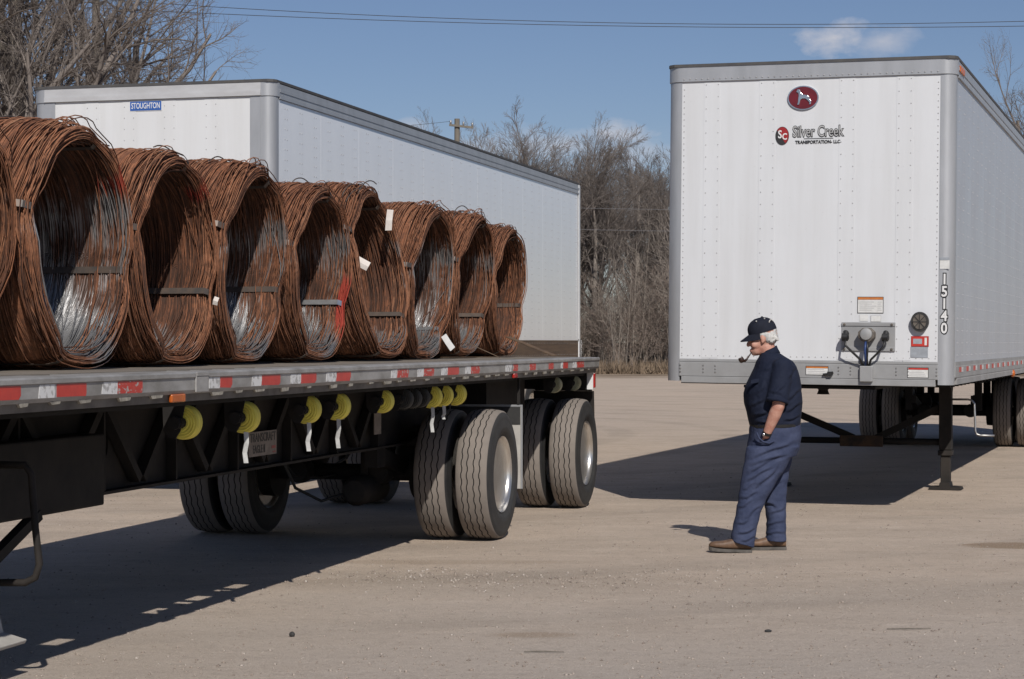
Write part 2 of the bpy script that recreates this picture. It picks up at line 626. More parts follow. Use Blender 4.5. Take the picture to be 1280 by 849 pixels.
    col = t.mix(t.ramp(grit, [(0.31, 0.75), (0.42, 0.0)]), col, (0.280, 0.235, 0.193))
    # dry grass takes over beyond the lot
    gr = t.n('ShaderNodeMapRange')
    gr.inputs['From Min'].default_value = 88.0
    gr.inputs['From Max'].default_value = 96.0
    t.l(t.math('ADD', sep.outputs[1], t.math('MULTIPLY', t.math('SUBTRACT', big, 0.5), 30.0)), gr.inputs['Value'])
    col = t.mix(gr.outputs[0], col, (0.234, 0.176, 0.123))
    t.set(col, 0.95, 0.0, 0.2)
    h = t.math('ADD', t.math('MULTIPLY', fine, 0.6), t.math('MULTIPLY', grit, 0.5))
    h = t.math('ADD', h, t.math('MULTIPLY', mid, 1.6))
    t.bump(h, 0.75, 0.04)
    M['ground_dirt'] = t.mat


ground_material()
g = MB()
g.add([(-2500, -300, 0), (2500, -300, 0), (2500, 4500, 0), (-2500, 4500, 0)], [(0, 1, 2, 3)])
tag(g.build('ground', 'ground_dirt'), kind='structure')

# loose stones lying on the lot
M_stone = NT('loose_stone')
oi = M_stone.n('ShaderNodeObjectInfo')
st = M_stone.noise(2.3, 2, 0.5)
M_stone.set(M_stone.ramp(M_stone.noise(9.0, 2), [(0.3, (0.20, 0.165, 0.14)), (0.5, (0.36, 0.30, 0.25)), (0.72, (0.54, 0.49, 0.44))]), 0.9)
M['loose_stone'] = M_stone.mat


def stones():
    rs = np.random.RandomState(5)
    base = np.array([(1, 0, 0), (0, 1, 0), (-1, 0, 0), (0, -1, 0), (0, 0, 0.8), (0, 0, -0.5)], float)
    fc = np.array([(0, 1, 4), (1, 2, 4), (2, 3, 4), (3, 0, 4), (1, 0, 5), (2, 1, 5), (3, 2, 5), (0, 3, 5)])
    pts = []
    N = 12000
    Y = 8.8 + (rs.rand(N) ** 1.5) * 16
    X = (rs.rand(N) - 0.5) * 0.62 * Y
    S = 0.003 + 0.008 * rs.rand(N) ** 4
    for cx, cy, sx_, sy_, n, smax in ((0.15, 13.0, 0.7, 0.32, 520, 0.013), (2.4, 12.3, 1.5, 0.45, 360, 0.010), (-0.55, 13.3, 0.45, 0.25, 260, 0.015), (1.5, 13.4, 0.9, 0.3, 260, 0.010)):
        X = np.concatenate([X, rs.normal(cx, sx_, n)])
        Y = np.concatenate([Y, rs.normal(cy, sy_, n)])
        S = np.concatenate([S, 0.004 + (smax - 0.003) * rs.rand(n) ** 2])
    n = len(X)
    a = rs.rand(n) * 6.28
    sc = S[:, None] * (0.7 + 0.6 * rs.rand(n, 3))
    v = base[None] * sc[:, None, :] * (0.8 + 0.4 * rs.rand(n, 6, 1))
    ca, sa = np.cos(a)[:, None], np.sin(a)[:, None]
    x = v[..., 0] * ca - v[..., 1] * sa + X[:, None]
    y = v[..., 0] * sa + v[..., 1] * ca + Y[:, None]
    z = v[..., 2] + sc[:, 2:3] * 0.15
    V = np.stack([x, y, z], -1).reshape(-1, 3)
    Fc = (fc[None] + (np.arange(n) * 6)[:, None, None]).reshape(-1, 3)
    return np_mesh('loose_stones', V, Fc)


def np_mesh(name, V, Fc):
    """triangles or quads, from arrays"""
    me = bpy.data.meshes.new(name)
    k = Fc.shape[1]
    me.vertices.add(len(V))
    me.vertices.foreach_set('co', np.ascontiguousarray(V, dtype=np.float32).ravel())
    me.loops.add(Fc.size)
    me.loops.foreach_set('vertex_index', np.ascontiguousarray(Fc, dtype=np.int32).ravel())
    me.polygons.add(len(Fc))
    me.polygons.foreach_set('loop_start', np.arange(0, Fc.size, k, dtype=np.int32))
    me.polygons.foreach_set('loop_total', np.full(len(Fc), k, dtype=np.int32))
    me.update(calc_edges=True)
    return me


o = link('loose_stones', stones(), 'loose_stone')
tag(o, 'loose grey and tan stones scattered over the dirt lot', 'gravel', kind='stuff')

# odd bits lying on the dirt
mb = MB()
mb.tube([(0.06, 9.99, 0.006), (0.16, 9.985, 0.009), (0.26, 9.97, 0.007)], [0.003, 0.004, 0.002], 5)
tag(mb.build('stick', 'pole_wood'), 'thin dry stick lying on the dirt in the middle foreground', 'stick')
mb = MB()
mb.tube([(2.02, 10.78, 0.006), (2.12, 10.77, 0.01), (2.26, 10.79, 0.007)], [0.003, 0.004, 0.002], 5)
tag(mb.build('stick', 'pole_wood'), 'thin dry stick lying on the dirt at the lower right', 'stick')
mb = MB()
mb.ellipsoid((-1.158, 10.53, 0.012), (0.016, 0.018, 0.016), 8, 6)
tag(mb.build('rubber_scrap', 'rubber'), 'small black lump on the dirt in front of the flatbed', 'scrap')
mb = MB()
mb.ellipsoid((1.37, 10.7, 0.006), (0.02, 0.016, 0.009), 8, 6)
tag(mb.build('rubber_scrap', 'rubber'), 'flat black scrap on the dirt at the lower middle right', 'scrap')


# ---------------------------------------------------------------- bare trees
def tubes_np(paths, n):
    """paths: list of (pts[k,3], radii[k]) all with the same k"""
    P = np.array([p for p, r in paths])
    Rr = np.array([r for p, r in paths])
    N, k, _ = P.shape
    d = P[:, -1] - P[:, 0]
    d /= np.maximum(np.linalg.norm(d, axis=1, keepdims=True), 1e-9)
    ref = np.where(np.abs(d[:, 2:3]) > 0.9, np.array([[1.0, 0, 0]]), np.array([[0, 0, 1.0]]))
    a = np.cross(d, ref)
    a /= np.maximum(np.linalg.norm(a, axis=1, keepdims=True), 1e-9)
    b = np.cross(d, a)
    th = np.arange(n) * 2 * np.pi / n
    ring = a[:, None, :] * np.cos(th)[None, :, None] + b[:, None, :] * np.sin(th)[None, :, None]
    V = P[:, :, None, :] + ring[:, None] * Rr[:, :, None, None]
    idx = np.arange(N * k * n).reshape(N, k, n)
    A, B = idx[:, :-1], idx[:, 1:]
    Fq = np.stack([A, np.roll(A, -1, 2), np.roll(B, -1, 2), B], -1).reshape(-1, 4)
    return V.reshape(-1, 3), Fq


def join_np(parts):
    Vs, Fs, o = [], [], 0
    for V, Fq in parts:
        Vs.append(V)
        Fs.append(Fq + o)
        o += len(V)
    return np.concatenate(Vs), np.concatenate(Fs)


def grow(rs, p, d, length, radius, level, maxlevel, out, spec):
    k = 5 if level < maxlevel else 3
    pts = [p]
    cur = p.copy()
    dd = d.copy()
    wob = spec['wob'][min(level, len(spec['wob']) - 1)]
    for i in range(k - 1):
        dd = dd + rs.normal(0, wob, 3)
        dd[2] += spec['up'] * (0.6 if level else 0.2)
        dd /= np.linalg.norm(dd)
        cur = cur + dd * (length / (k - 1))
        pts.append(cur)
    pts = np.array(pts)
    tip = 0.35 if level < maxlevel else 0.5
    rad = radius * np.linspace(1, tip, k)
    out.setdefault((level, k), []).append((pts, rad))
    if level == maxlevel:
        return
    nch = spec['n'][level]
    nch = max(2, int(round(nch * (0.75 + 0.5 * rs.rand()))))
    t0 = spec['t0'][level]
    for c in range(nch):
        t = t0 + (1 - t0) * (c + rs.rand()) / nch
        f = t * (k - 1)
        i = min(int(f), k - 2)
        q = pts[i] + (pts[i + 1] - pts[i]) * (f - i)
        loc = pts[i + 1] - pts[i]
        loc /= np.linalg.norm(loc)
        side = np.cross(loc, rs.normal(0, 1, 3))
        side /= np.linalg.norm(side)
        ang = math.radians(spec['ang'][level] * (0.7 + 0.6 * rs.rand()))
        nd = loc * math.cos(ang) + side * math.sin(ang)
        ln = length * spec['len'][level] * (1.15 - 0.55 * t) * (0.7 + 0.6 * rs.rand())
        rr = max(spec['rmin'], radius * (1 - 0.6 * t) * spec['rad'][level])
        grow(rs, q, nd, ln, rr, level + 1, maxlevel, out, spec)


def tree_meshes(seed, height, trunk_r, spec):
    rs = np.random.RandomState(seed)
    out = {}
    lean = np.array([rs.normal(0, 0.06), rs.normal(0, 0.06), 1.0])
    grow(rs, np.zeros(3), lean / np.linalg.norm(lean), height * spec['trunk'], trunk_r, 0, spec['levels'], out, spec)
    tr, cr = [], []
    for (lev, k), paths in out.items():
        V, Fq = tubes_np(paths, 7 if lev == 0 else (4 if lev == 1 else 3))
        (tr if lev == 0 else cr).append((V, Fq))
    return np_mesh('trunk', *join_np(tr)), np_mesh('crown', *join_np(cr))


pmat('bark', (0.24, 0.205, 0.17), (0.13, 0.11, 0.093), 2.2, 0.95, 0.0, 0.5, stretch=(4, 4, 0.7))
pmat('bark_far', (0.32, 0.28, 0.245), (0.2, 0.172, 0.15), 1.2, 0.95)
pmat('twigs', (0.235, 0.202, 0.182), (0.155, 0.132, 0.118), 0.6, 0.95)
pmat('brush_twigs', (0.30, 0.238, 0.198), (0.20, 0.162, 0.137), 0.35, 0.95)
pmat('pale_stems', (0.38, 0.33, 0.28), (0.24, 0.205, 0.175), 0.8, 0.95)
pmat('dry_grass', (0.23, 0.17, 0.115), (0.16, 0.115, 0.08), 0.8, 0.95)

BIG = dict(levels=4, trunk=0.80, n=[11, 8, 8, 6], t0=[0.30, 0.2, 0.15, 0.1], ang=[36, 40, 38, 40], len=[0.46, 0.52, 0.5, 0.5],
           rad=[0.62, 0.52, 0.48, 0.5], wob=[0.06, 0.12, 0.12, 0.13, 0.12], up=0.06, rmin=0.0055)
FAR = dict(levels=4, trunk=0.74, n=[14, 8, 7, 6], t0=[0.22, 0.2, 0.15, 0.1], ang=[30, 30, 30, 32], len=[0.52, 0.5, 0.5, 0.5],
           rad=[0.5, 0.5, 0.52, 0.55], wob=[0.05, 0.08, 0.09, 0.10, 0.10], up=0.06, rmin=0.0065)
BUSH = dict(levels=3, trunk=0.8, n=[8, 6, 3], t0=[0.12, 0.1, 0.1], ang=[30, 36, 40], len=[0.55, 0.5, 0.55],
            rad=[0.55, 0.6, 0.7], wob=[0.09, 0.14, 0.2, 0.25], up=0.03, rmin=0.0085)

big_var = [tree_meshes(100 + i, 18.0, 0.36, BIG) for i in range(4)]
far_var = [tree_meshes(200 + i, 12.5, 0.17, FAR) for i in range(5)]


def plant_tree(name, var, loc, rz, sc, label, group=None, mats=('bark', 'twigs')):
    t = thing(name, label, 'tree', loc, (0, 0, rz), group)
    t.scale = (sc[0], sc[0], sc[1])
    link('trunk', var[0], mats[0], t)
    link('crown', var[1], mats[1], t)
    return t


# big trees above the roof of the left van
left_spots = [(-16.2, 58, 0, 0.4, 1.00, 'thick leaning bare tree at the far left edge behind the white van'),
              (-14.4, 62, 1, 2.1, 1.10, 'tall bare tree with a straight dark trunk above the van roof'),
              (-14.2, 60, 2, 4.0, 0.90, 'bare tree with many upright limbs left of the blue sky gap'),
              (-14.3, 66, 3, 1.2, 0.72, 'rightmost bare tree above the roof of the left van'),
              (-16.6, 66, 2, 5.2, 1.10, 'bare tree standing behind the straight trunked one at left'),
              (-18.3, 64, 3, 3.3, 1.05, 'bare tree cut by the left edge of the picture'),
              (-14.6, 70, 0, 2.9, 0.98, 'bare tree behind the gap between the two tallest at left'),
              (-15.6, 75, 1, 5.7, 0.9, 'bare tree far back near the right of the left clump')]
for x, y, v, rz, s, lab in left_spots:
    plant_tree('bare_tree', big_var[v], (x, y, 0), rz, (s, s), lab, 'big bare trees behind the left van')

# the wood at the back of the lot
rs = np.random.RandomState(77)
wood = []
for row, (y0, step) in enumerate(((108.5, 1.9), (113, 2.0), (119, 2.2), (126, 2.6))):
    x = -7.0
    while x < 36:
        wood.append((x + rs.normal(0, 0.7), y0 + rs.normal(0, 1.6), row))
        x += step * (0.8 + 0.5 * rs.rand())
k = 0
special = {}
for x, y, row in wood:
    px = 640 + x / y * 2500
    if px > 870 and px < 1215:
        continue
    s = 0.92 + 0.16 * rs.rand()
    hs = s * (1.0 if px < 700 or px > 1200 else 1.0)
    plant_tree('wood_tree', far_var[k % 5], (x, y, 0), rs.rand() * 6.28, (s, hs),
               'slender bare tree in the grey wood at the back of the lot', 'bare trees of the wood behind the lot', ('bark_far', 'twigs'))
    k += 1
plant_tree('bare_tree', far_var[1], (0.35, 104, 0), 0.6, (1.25, 1.04), 'tall rounded bare tree rising above the sloping van roof', None, ('bark_far', 'twigs'))
plant_tree('bare_tree', far_var[4], (-1.3, 106, 0), 2.2, (1.15, 1.04), 'bare tree just right of the utility pole above the roof', None, ('bark_far', 'twigs'))
plant_tree('bare_tree', far_var[0], (2.2, 107, 0), 4.2, (1.2, 1.06), 'bare tree above the far end of the sloping van roof', None, ('bark_far', 'twigs'))
plant_tree('bare_tree', far_var[2], (4.3, 105, 0), 1.2, (1.1, 1.0), 'bare tree beside the rear corner of the left van', None, ('bark_far', 'twigs'))
plant_tree('bare_tree', big_var[1], (22.9, 88, 0), 1.6, (0.55, 0.80), 'bare tree showing beyond the roof of the right van', None, ('bark', 'twigs'))
plant_tree('bare_tree', far_var[3], (24.6, 92, 0), 3.1, (1.1, 1.08), 'bare tree at the right edge beyond the right van', None, ('bark', 'twigs'))


# tangled undergrowth along the edge of the wood: one mass
def thicket(name, seed, xs, ys, n, h, r, mat, spec, label, fan=0.32):
    rs = np.random.RandomState(seed)
    proto = []
    for i in range(6):
        out = {}
        r2 = np.random.RandomState(seed * 10 + i)
        for s in range(5):
            a = r2.rand() * 6.28
            d = np.array([fan * math.cos(a), fan * math.sin(a), 1.0])
            grow(r2, np.array([0.35 * math.cos(a), 0.35 * math.sin(a), 0.0]), d / np.linalg.norm(d), h * spec['trunk'] * (0.7 + 0.5 * r2.rand()), r, 0, spec['levels'], out, spec)
        proto.append(join_np([tubes_np(p, 3) for p in out.values()]))
    parts = []
    for i in range(n):
        V, Fq = proto[rs.randint(6)]
        a = rs.rand() * 6.28
        s = 0.65 + 0.6 * rs.rand()
        W = np.empty_like(V)
        W[:, 0] = (V[:, 0] * math.cos(a) - V[:, 1] * math.sin(a)) * s + xs[0] + (xs[1] - xs[0]) * (i + rs.rand()) / n
        W[:, 1] = (V[:, 0] * math.sin(a) + V[:, 1] * math.cos(a)) * s + ys[0] + (ys[1] - ys[0]) * rs.rand()
        W[:, 2] = V[:, 2] * s
        parts.append((W, Fq))
    o = link(name, np_mesh(name, *join_np(parts)), mat)
    tag(o, label, 'undergrowth', kind='stuff')


thicket('undergrowth', 3, (-2.5, 11.0), (101, 106), 28, 4.4, 0.022, 'brush_twigs', BUSH, 'tangled brown leafless undergrowth along the edge of the wood')
thicket('undergrowth', 4, (-3.0, 12.0), (107, 114), 17, 6.2, 0.03, 'twigs', BUSH, 'darker leafless thicket deeper in the wood')
SAP = dict(levels=2, trunk=1.0, n=[7, 4], t0=[0.35, 0.2], ang=[28, 36], len=[0.35, 0.5], rad=[0.5, 0.6], wob=[0.03, 0.1, 0.2], up=0.05, rmin=0.008)
thicket('saplings', 5, (-2.0, 11.0), (100.2, 104), 20, 5.6, 0.026, 'pale_stems', SAP, 'thin pale sapling stems standing in the undergrowth', fan=0.07)


def grass_strip():
    rs = np.random.RandomState(9)
    N = 16000
    X = -14 + 30 * rs.rand(N)
    Y = 97.5 + 6 * rs.rand(N) ** 1.3
    h = 0.15 + 0.65 * rs.rand(N) ** 1.5
    a = rs.rand(N) * 6.28
    w = 0.02 + 0.03 * rs.rand(N)
    lx, ly = rs.normal(0, 0.22, N), rs.normal(0, 0.22, N)
    V = np.stack([np.stack([X - np.cos(a) * w, Y - np.sin(a) * w, np.zeros(N)], -1),
                  np.stack([X + np.cos(a) * w, Y + np.sin(a) * w, np.zeros(N)], -1),
                  np.stack([X + lx, Y + ly, h], -1)], 1).reshape(-1, 3)
    return np_mesh('dry_grass', V, np.arange(3 * N).reshape(-1, 3))


o = link('dry_grass', grass_strip(), 'dry_grass')
tag(o, 'strip of tall dry brown grass at the foot of the wood', 'grass', kind='stuff')

# ---------------------------------------------------------------- power pole and overhead wires
pole = thing('utility_pole', 'weathered wooden utility pole rising behind the left van roof', 'utility pole', (-2.82, 102, 0))
mb = MB()
mb.tube([(0, 0, 0), (0, 0, 6), (0.02, 0, 12.95)], [0.19, 0.17, 0.14], 10)
mb.build('post', 'pole_wood', pole, smooth=40)
mb = MB()
mb.bar((-0.38, -0.18, 12.62), (0.85, -0.18, 12.48), 0.09, 0.11)
mb.build('crossarm', 'pole_wood', pole)
for xx, zz in ((-0.3, 12.7), (0.35, 12.63), (0.8, 12.58)):
    mb = MB()
    mb.lathe([(0, 0.03), (0.04, 0.06), (0.1, 0.05), (0.16, 0.06), (0.2, 0.02)], 'z', (xx, -0.18, zz - 0.04), 8)
    mb.build('insulator', 'bare_steel', pole, smooth=True)


def wire(name, a, b, sag, r, mat, label, n=40):
    a, b = Vector(a), Vector(b)
    pts = []
    for i in range(n + 1):
        t = i / n
        p = a.lerp(b, t)
        p.z -= sag * 4 * t * (1 - t)
        pts.append(p)
    mb = MB()
    mb.tube(pts, r, 4)
    o = mb.build(name, mat)
    tag(o, label, 'wire', 'overhead wires')


wire('overhead_wire', (-30.5, 70, 15.14), (49.5, 70, 15.14), 2.46, 0.011, 'wire_dark', 'upper of the two dark wires crossing the open sky')
wire('overhead_wire', (-29, 70.4, 14.33), (51, 70.4, 14.33), 1.70, 0.011, 'wire_dark', 'lower of the two dark wires crossing the open sky')
wire('overhead_wire', (-3.1, 101.8, 12.8), (-40, 96, 10.6), 0.6, 0.009, 'wire_dark', 'thin wire running left from the pole crossarm')
wire('overhead_wire', (-30, 98, 9.2), (45, 98, 7.9), 0.5, 0.008, 'wire_pale', 'upper pale wire crossing in front of the wood')
wire('overhead_wire', (-30, 98, 8.1), (45, 98, 6.9), 0.5, 0.008, 'wire_pale', 'lower pale wire crossing in front of the wood')

# ---------------------------------------------------------------- wheels (mesh data shared by every wheel)
def tyre_mesh(radius=0.512, width=0.285):
    h = width / 2
    k = radius / 0.512
    prof = [(-h * 0.70, 0.290), (-h * 0.92, 0.318), (-h * 0.975, 0.338), (-h * 1.0, 0.342), (-h * 0.995, 0.36), (-h * 1.012, 0.364), (-h * 1.005, 0.375), (-h * 0.99, 0.42), (-h * 0.962, 0.436), (-h * 0.972, 0.441), (-h * 0.93, 0.465), (-h * 0.87, 0.487), (-h * 0.80, 0.499)]
    side_n = len(prof)
    tread, zig = [], []
    xs = [-0.80, -0.56, -0.30, 0.30, 0.56, 0.80]
    gro = [-0.56, -0.27, 0.09, 0.37]
    gro = [-0.50, -0.18, 0.18, 0.50]
    seq = []
    for gx in gro:
        x = gx * h
        crown = 0.512 - 0.014 * (gx / 0.8) ** 2
        seq += [(x - 0.0042, crown, 1, 0), (x - 0.003, crown - 0.012, 1, 1), (x + 0.003, crown - 0.012, 1, 1), (x + 0.0042, crown, 1, 0)]
    full = [(a, r, 0) for a, r in prof]
    flags = [0] * len(prof)
    for (x, r, z, gflag) in seq:
        full.append((x, r, 1))
        flags.append(2 if gflag else 1)
    for a, r in reversed(prof):
        full.append((-a, r, 0))
        flags.append(0)
    n = 132
    vs, fs, mi = [], [], []
    for i, (x, r, z) in enumerate(full):
        for j in range(n):
            t = 2 * math.pi * j / n
            ph = j % 4
            off = (0.0036 if ph in (0, 1) else -0.0036) if z else 0.0
            vs.append((x + off, r * k * math.cos(t), r * k * math.sin(t)))
    m = len(full)
    for i in range(m - 1):
        a, b = flags[i], flags[i + 1]
        if a == 0 and b == 0:
            q = 0
            if i in (len(prof) - 2, m - len(prof)):
                q = 2
        elif a == 2 or b == 2:
            q = 1
        else:
            q = 2
        for j in range(n):
            fs.append((i * n + j, i * n + (j + 1) % n, (i + 1) * n + (j + 1) % n, (i + 1) * n + j))
            mi.append(q)
    me = bpy.data.meshes.new('tyre')
    me.from_pydata(vs, [], fs)
    for mm in ('rubber', 'rubber_groove', 'rubber_dust'):
        me.materials.append(M[mm])
    me.polygons.foreach_set('material_index', mi)
    me.polygons.foreach_set('use_smooth', [True] * len(fs))
    me.set_sharp_from_angle(angle=R(50))
    return me


def rim_mesh():
    """deep-dished outer rim, the open side towards +x"""
    mb = MB()
    prof = [(0.115, 0.303), (0.125, 0.300), (0.118, 0.288), (0.100, 0.279), (0.065, 0.272), (0.02, 0.262), (-0.03, 0.255), (-0.055, 0.235), (-0.06, 0.18), (-0.058, 0.14), (-0.03, 0.128), (-0.028, 0.10), (0.03, 0.095), (0.05, 0.075), (0.052, 0.0005)]
    back = [(-0.10, 0.0005), (-0.105, 0.2), (-0.11, 0.285), (0.09, 0.296)]
    mb.lathe(prof, 'x', n=48, cap0=False)
    mb.lathe(back, 'x', n=24)
    for j in range(10):
        t = 2 * math.pi * j / 10
        mb.lathe([(-0.062, 0.016), (-0.03, 0.016), (-0.026, 0.01)], 'x', (0, 0.157 * math.cos(t), 0.157 * math.sin(t)), 6)
    me = mb.mesh('rim')
    me.materials.append(M['rim_metal'])
    me.polygons.foreach_set('use_smooth', [True] * len(me.polygons))
    me.set_sharp_from_angle(angle=R(35))
    return me


TYRE = tyre_mesh()
RIM = rim_mesh()


def wheel(parent, x, y, z, side, spin):
    e = empty('wheel', parent, (x, y, z))
    a = bpy.data.objects.new('tyre', TYRE)
    C.objects.link(a)
    a.parent = e
    a.rotation_euler = (spin, 0, 0)
    b = bpy.data.objects.new('rim', RIM)
    C.objects.link(b)
    b.parent = e
    b.rotation_euler = (spin, 0, 0 if side > 0 else math.pi)
    return e


def axle_set(parent, cx, half, y, zc=0.512, spin=0.0, beam='black_frame'):
    """axle beam with dual wheels at both ends; half = distance from centre line to the outer sidewall"""
    for s in (1, -1):
        wheel(parent, cx + s * (half - 0.143), y, zc, s, spin + 0.3 * s)
        wheel(parent, cx + s * (half - 0.143 - 0.335), y, zc, -s, spin + 1.1 * s)
    mb = MB()
    mb.tube([(cx - half + 0.2, y, zc), (cx + half - 0.2, y, zc)], 0.065, 12)
    for s in (1, -1):
        mb.lathe([(-0.11, 0.2), (0.06, 0.21)], 'x', (cx + s * (half - 0.62), y, zc), 20)
        mb.lathe([(-0.09, 0.085), (-0.04, 0.1), (0.05, 0.1), (0.09, 0.07)], 'y', (cx + s * (half - 0.95), y - 0.22, zc + 0.02), 14)
        mb.bar((cx + s * (half - 0.85), y - 0.75, zc + 0.20), (cx + s * (half - 0.85), y + 0.1, zc + 0.02), 0.09, 0.12)
        mb.lathe([(0, 0.12), (0.05, 0.15), (0.12, 0.15), (0.2, 0.12)], 'z', (cx + s * (half - 0.85), y + 0.32, zc + 0.04), 14)
    mb.build('axle', beam, parent, smooth=40)


# ---------------------------------------------------------------- box vans
def arc_post(mb, sx, w, z0, z1, rad=0.10, proud=0.0):
    """rounded corner post at local (sx*w, 0): round nose to the front corner"""
    pts = [(sx * (w - 0.13), 0.0 - proud)]
    for i in range(7):
        t = math.pi / 2 * i / 6
        pts.append((sx * (w - rad + rad * math.sin(t) + proud * (i / 6)), rad - rad * math.cos(t) - proud * (1 - i / 6)))
    pts += [(sx * (w + proud), 0.14), (sx * (w - 0.05), 0.14), (sx * (w - 0.05), 0.06), (sx * (w - 0.13), 0.06)]
    mb.prism(pts, 'z', z0, z1)


def van(name, label, loc, th, length, w, ztop, zpan, zbot, cols, roll=0.0, dual_rail=False, sheet='white_sheet', side='white_side_shaded', lower_mat=None, side_rows=0.11, gear_y=3.5, gear_x=0.85, gear_l=0.85, bogie=(12.7, 13.95), bogie_dx=0.0):
    t = thing(name, label, 'trailer', (loc[0], loc[1], 0), (0, 0, -th))
    rot = (0, roll, 0)
    zr = ztop - 0.155                                   # lower edge of the top rail
    # front wall sheets, one per bay between the rivet seams
    seams = [-(w - 0.125)] + [(a + b) / 2 for a, b in cols] + [w - 0.125]
    for i in range(len(seams) - 1):
        mb = MB()
        mb.box(seams[i] + 0.0015, seams[i + 1] - 0.0015, 0.004, 0.03, zpan, zr)
        mb.build('front_sheet', sheet, t, rot=rot)
    mb = MB()
    for (a, b) in cols:
        mb.box(a - 0.02, b + 0.02, 0.0015, 0.0045, zpan + 0.01, zr - 0.005)
    mb.build('seam_strip', sheet, t, rot=rot)
    mb = MB()
    for (a, b) in cols:
        z = zpan + 0.09
        while z < zr - 0.03:
            mb.rivet((a, 0.0015, z), (0, -1, 0), 0.0062, 0.004)
            mb.rivet((b, 0.0015, z), (0, -1, 0), 0.0062, 0.004)
            z += 0.11
    z = zpan + 0.05
    while z < zr - 0.02:
        for s in (-1, 1):
            mb.rivet((s * (w - 0.15), 0.004, z), (0, -1, 0), 0.0066, 0.004)
        z += 0.055
    x = -(w - 0.15)
    while x < w - 0.14:
        mb.rivet((x, 0.004, zpan + 0.03), (0, -1, 0), 0.0062, 0.004)
        mb.rivet((x, -0.016, zr + 0.022), (0, -1, 0), 0.007, 0.004)
        x += 0.056
    tag(mb.build('rivets', 'rivet_grey', t, rot=rot), kind='stuff')
    # corner posts
    for s in (-1, 1):
        mb = MB()
        arc_post(mb, s, w, zbot + 0.01, zr + 0.002)
        mb.build('corner_post', 'aluminium', t, smooth=30, rot=rot)
        mb = MB()
        arc_post(mb, s, w, zr, ztop - 0.02, proud=0.012)
        mb.build('corner_cap', 'aluminium', t, smooth=30, rot=rot)
    # top rails
    mb = MB()
    mb.box(-(w - 0.128), w - 0.128, -0.013, 0.03, zr, ztop - 0.022)
    if dual_rail:
        mb.box(-(w - 0.128), w - 0.128, -0.022, -0.012, zr + 0.002, zr + 0.05)
    mb.build('front_rail', 'rail_grey' if dual_rail else 'aluminium', t, rot=rot)
    for s in (-1, 1):
        mb = MB()
        xa, xb = sorted((s * (w + 0.010), s * (w - 0.04)))
        mb.box(xa, xb, 0.142, length, zr - 0.02, ztop - 0.03)
        xa, xb = sorted((s * (w + 0.016), s * (w + 0.008)))
        mb.box(xa, xb, 0.142, length, zr + 0.045, zr + 0.075)
        mb.box(xa, xb, 0.142, length, zr - 0.02, zr + 0.0)
        mb.build('top_rail', 'aluminium', t, rot=rot)
        # side wall sheets
        n = int(round((length - 0.14) / 1.22))
        step = (length - 0.14) / n
        xa, xb = sorted((s * (w - 0.002), s * (w - 0.03)))
        panel = MB()
        panel.box(xa, xb, 0.0015, step - 0.0015, zpan, zr - 0.018)
        me = panel.mesh('side_sheet')
        for i in range(n):
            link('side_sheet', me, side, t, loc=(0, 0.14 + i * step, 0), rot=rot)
        if s > 0:
            mb = MB()
            y = 0.14 + 0.2
            while y < length - 0.1:
                for dyv in (-0.03, 0.03):
                    z = zpan + 0.06
                    while z < zr - 0.04:
                        mb.rivet((s * (w - 0.002), y + dyv, z), (s, 0, 0), 0.0075 if dual_rail else 0.0042, 0.004, 5)
                        z += side_rows
                y += 0.406
            y = 0.2
            while y < length:
                mb.rivet((s * (w + 0.010), y, zr + 0.02), (s, 0, 0), 0.0042, 0.003, 5)
                mb.rivet((s * (w + 0.006), y, zpan - 0.04), (s, 0, 0), 0.0042, 0.003, 5)
                mb.rivet((s * (w + 0.006), y, zbot + 0.06), (s, 0, 0), 0.0042, 0.003, 5)
                y += 0.1
            tag(mb.build('rivets', 'rivet_grey', t, rot=rot), kind='stuff')
        mb = MB()
        xa, xb = sorted((s * (w + 0.006), s * (w - 0.05)))
        if lower_mat:
            mb.box(xa, xb, 0.142, length - 0.06, zbot, zpan + 0.002)
        else:
            mb.box(xa, xb, 0.142, length, zbot + 0.075, zpan + 0.002)
            mb.box(xa - 0.004, xb - 0.004 * s, 0.30, length, zbot + 0.01, zbot + 0.075)
        mb.build('lower_rail', lower_mat or 'aluminium_dull', t, rot=rot)
    # roof skin
    mb = MB()
    out = []
    hw = w + 0.012
    prof = [(-hw, 0.06), (-hw + 0.02, 0.015), (-hw + 0.07, -0.02), (hw - 0.07, -0.02), (hw - 0.02, 0.015), (hw, 0.06), (hw, length), (-hw, length)]
    mb.prism(prof, 'z', ztop - 0.022, ztop + 0.004)
    mb.build('roof', 'roof_dark', t, rot=rot)
    # front bottom rail
    mb = MB()
    mb.box(-(w - 0.128), w - 0.128, -0.012, 0.05, zbot + 0.055, zpan - 0.028)
    mb.box(-(w - 0.128), w - 0.128, -0.004, 0.05, zpan - 0.026, zpan - 0.002)
    mb.box(-(w - 0.15), w - 0.15, -0.018, 0.06, zbot - 0.005, zbot + 0.053)
    mb.build('front_sill', 'aluminium_dull', t, bevel=0.004, rot=rot)
    mb = MB()
    for (a, b) in cols + [(-(w - 0.14), -(w - 0.14)), (w - 0.14, w - 0.14)]:
        for xx in {a, b}:
            for dzz in (0.03, 0.06, 0.09):
                mb.rivet((xx, -0.012, zpan - 0.03 - dzz), (0, -1, 0), 0.009, 0.006)
    tag(mb.build('rivets', 'bare_steel', t, rot=rot), kind='stuff')
    # floor, cross-members, coupler plate
    mb = MB()
    mb.box(-(w - 0.052), w - 0.052, 0.05, length - 0.02, zbot + 0.08, zbot + 0.12)
    y = 0.35
    while y < length - 0.2:
        mb.box(-(w - 0.06), w - 0.06, y, y + 0.05, zbot - 0.02, zbot + 0.079)
        y += 0.32
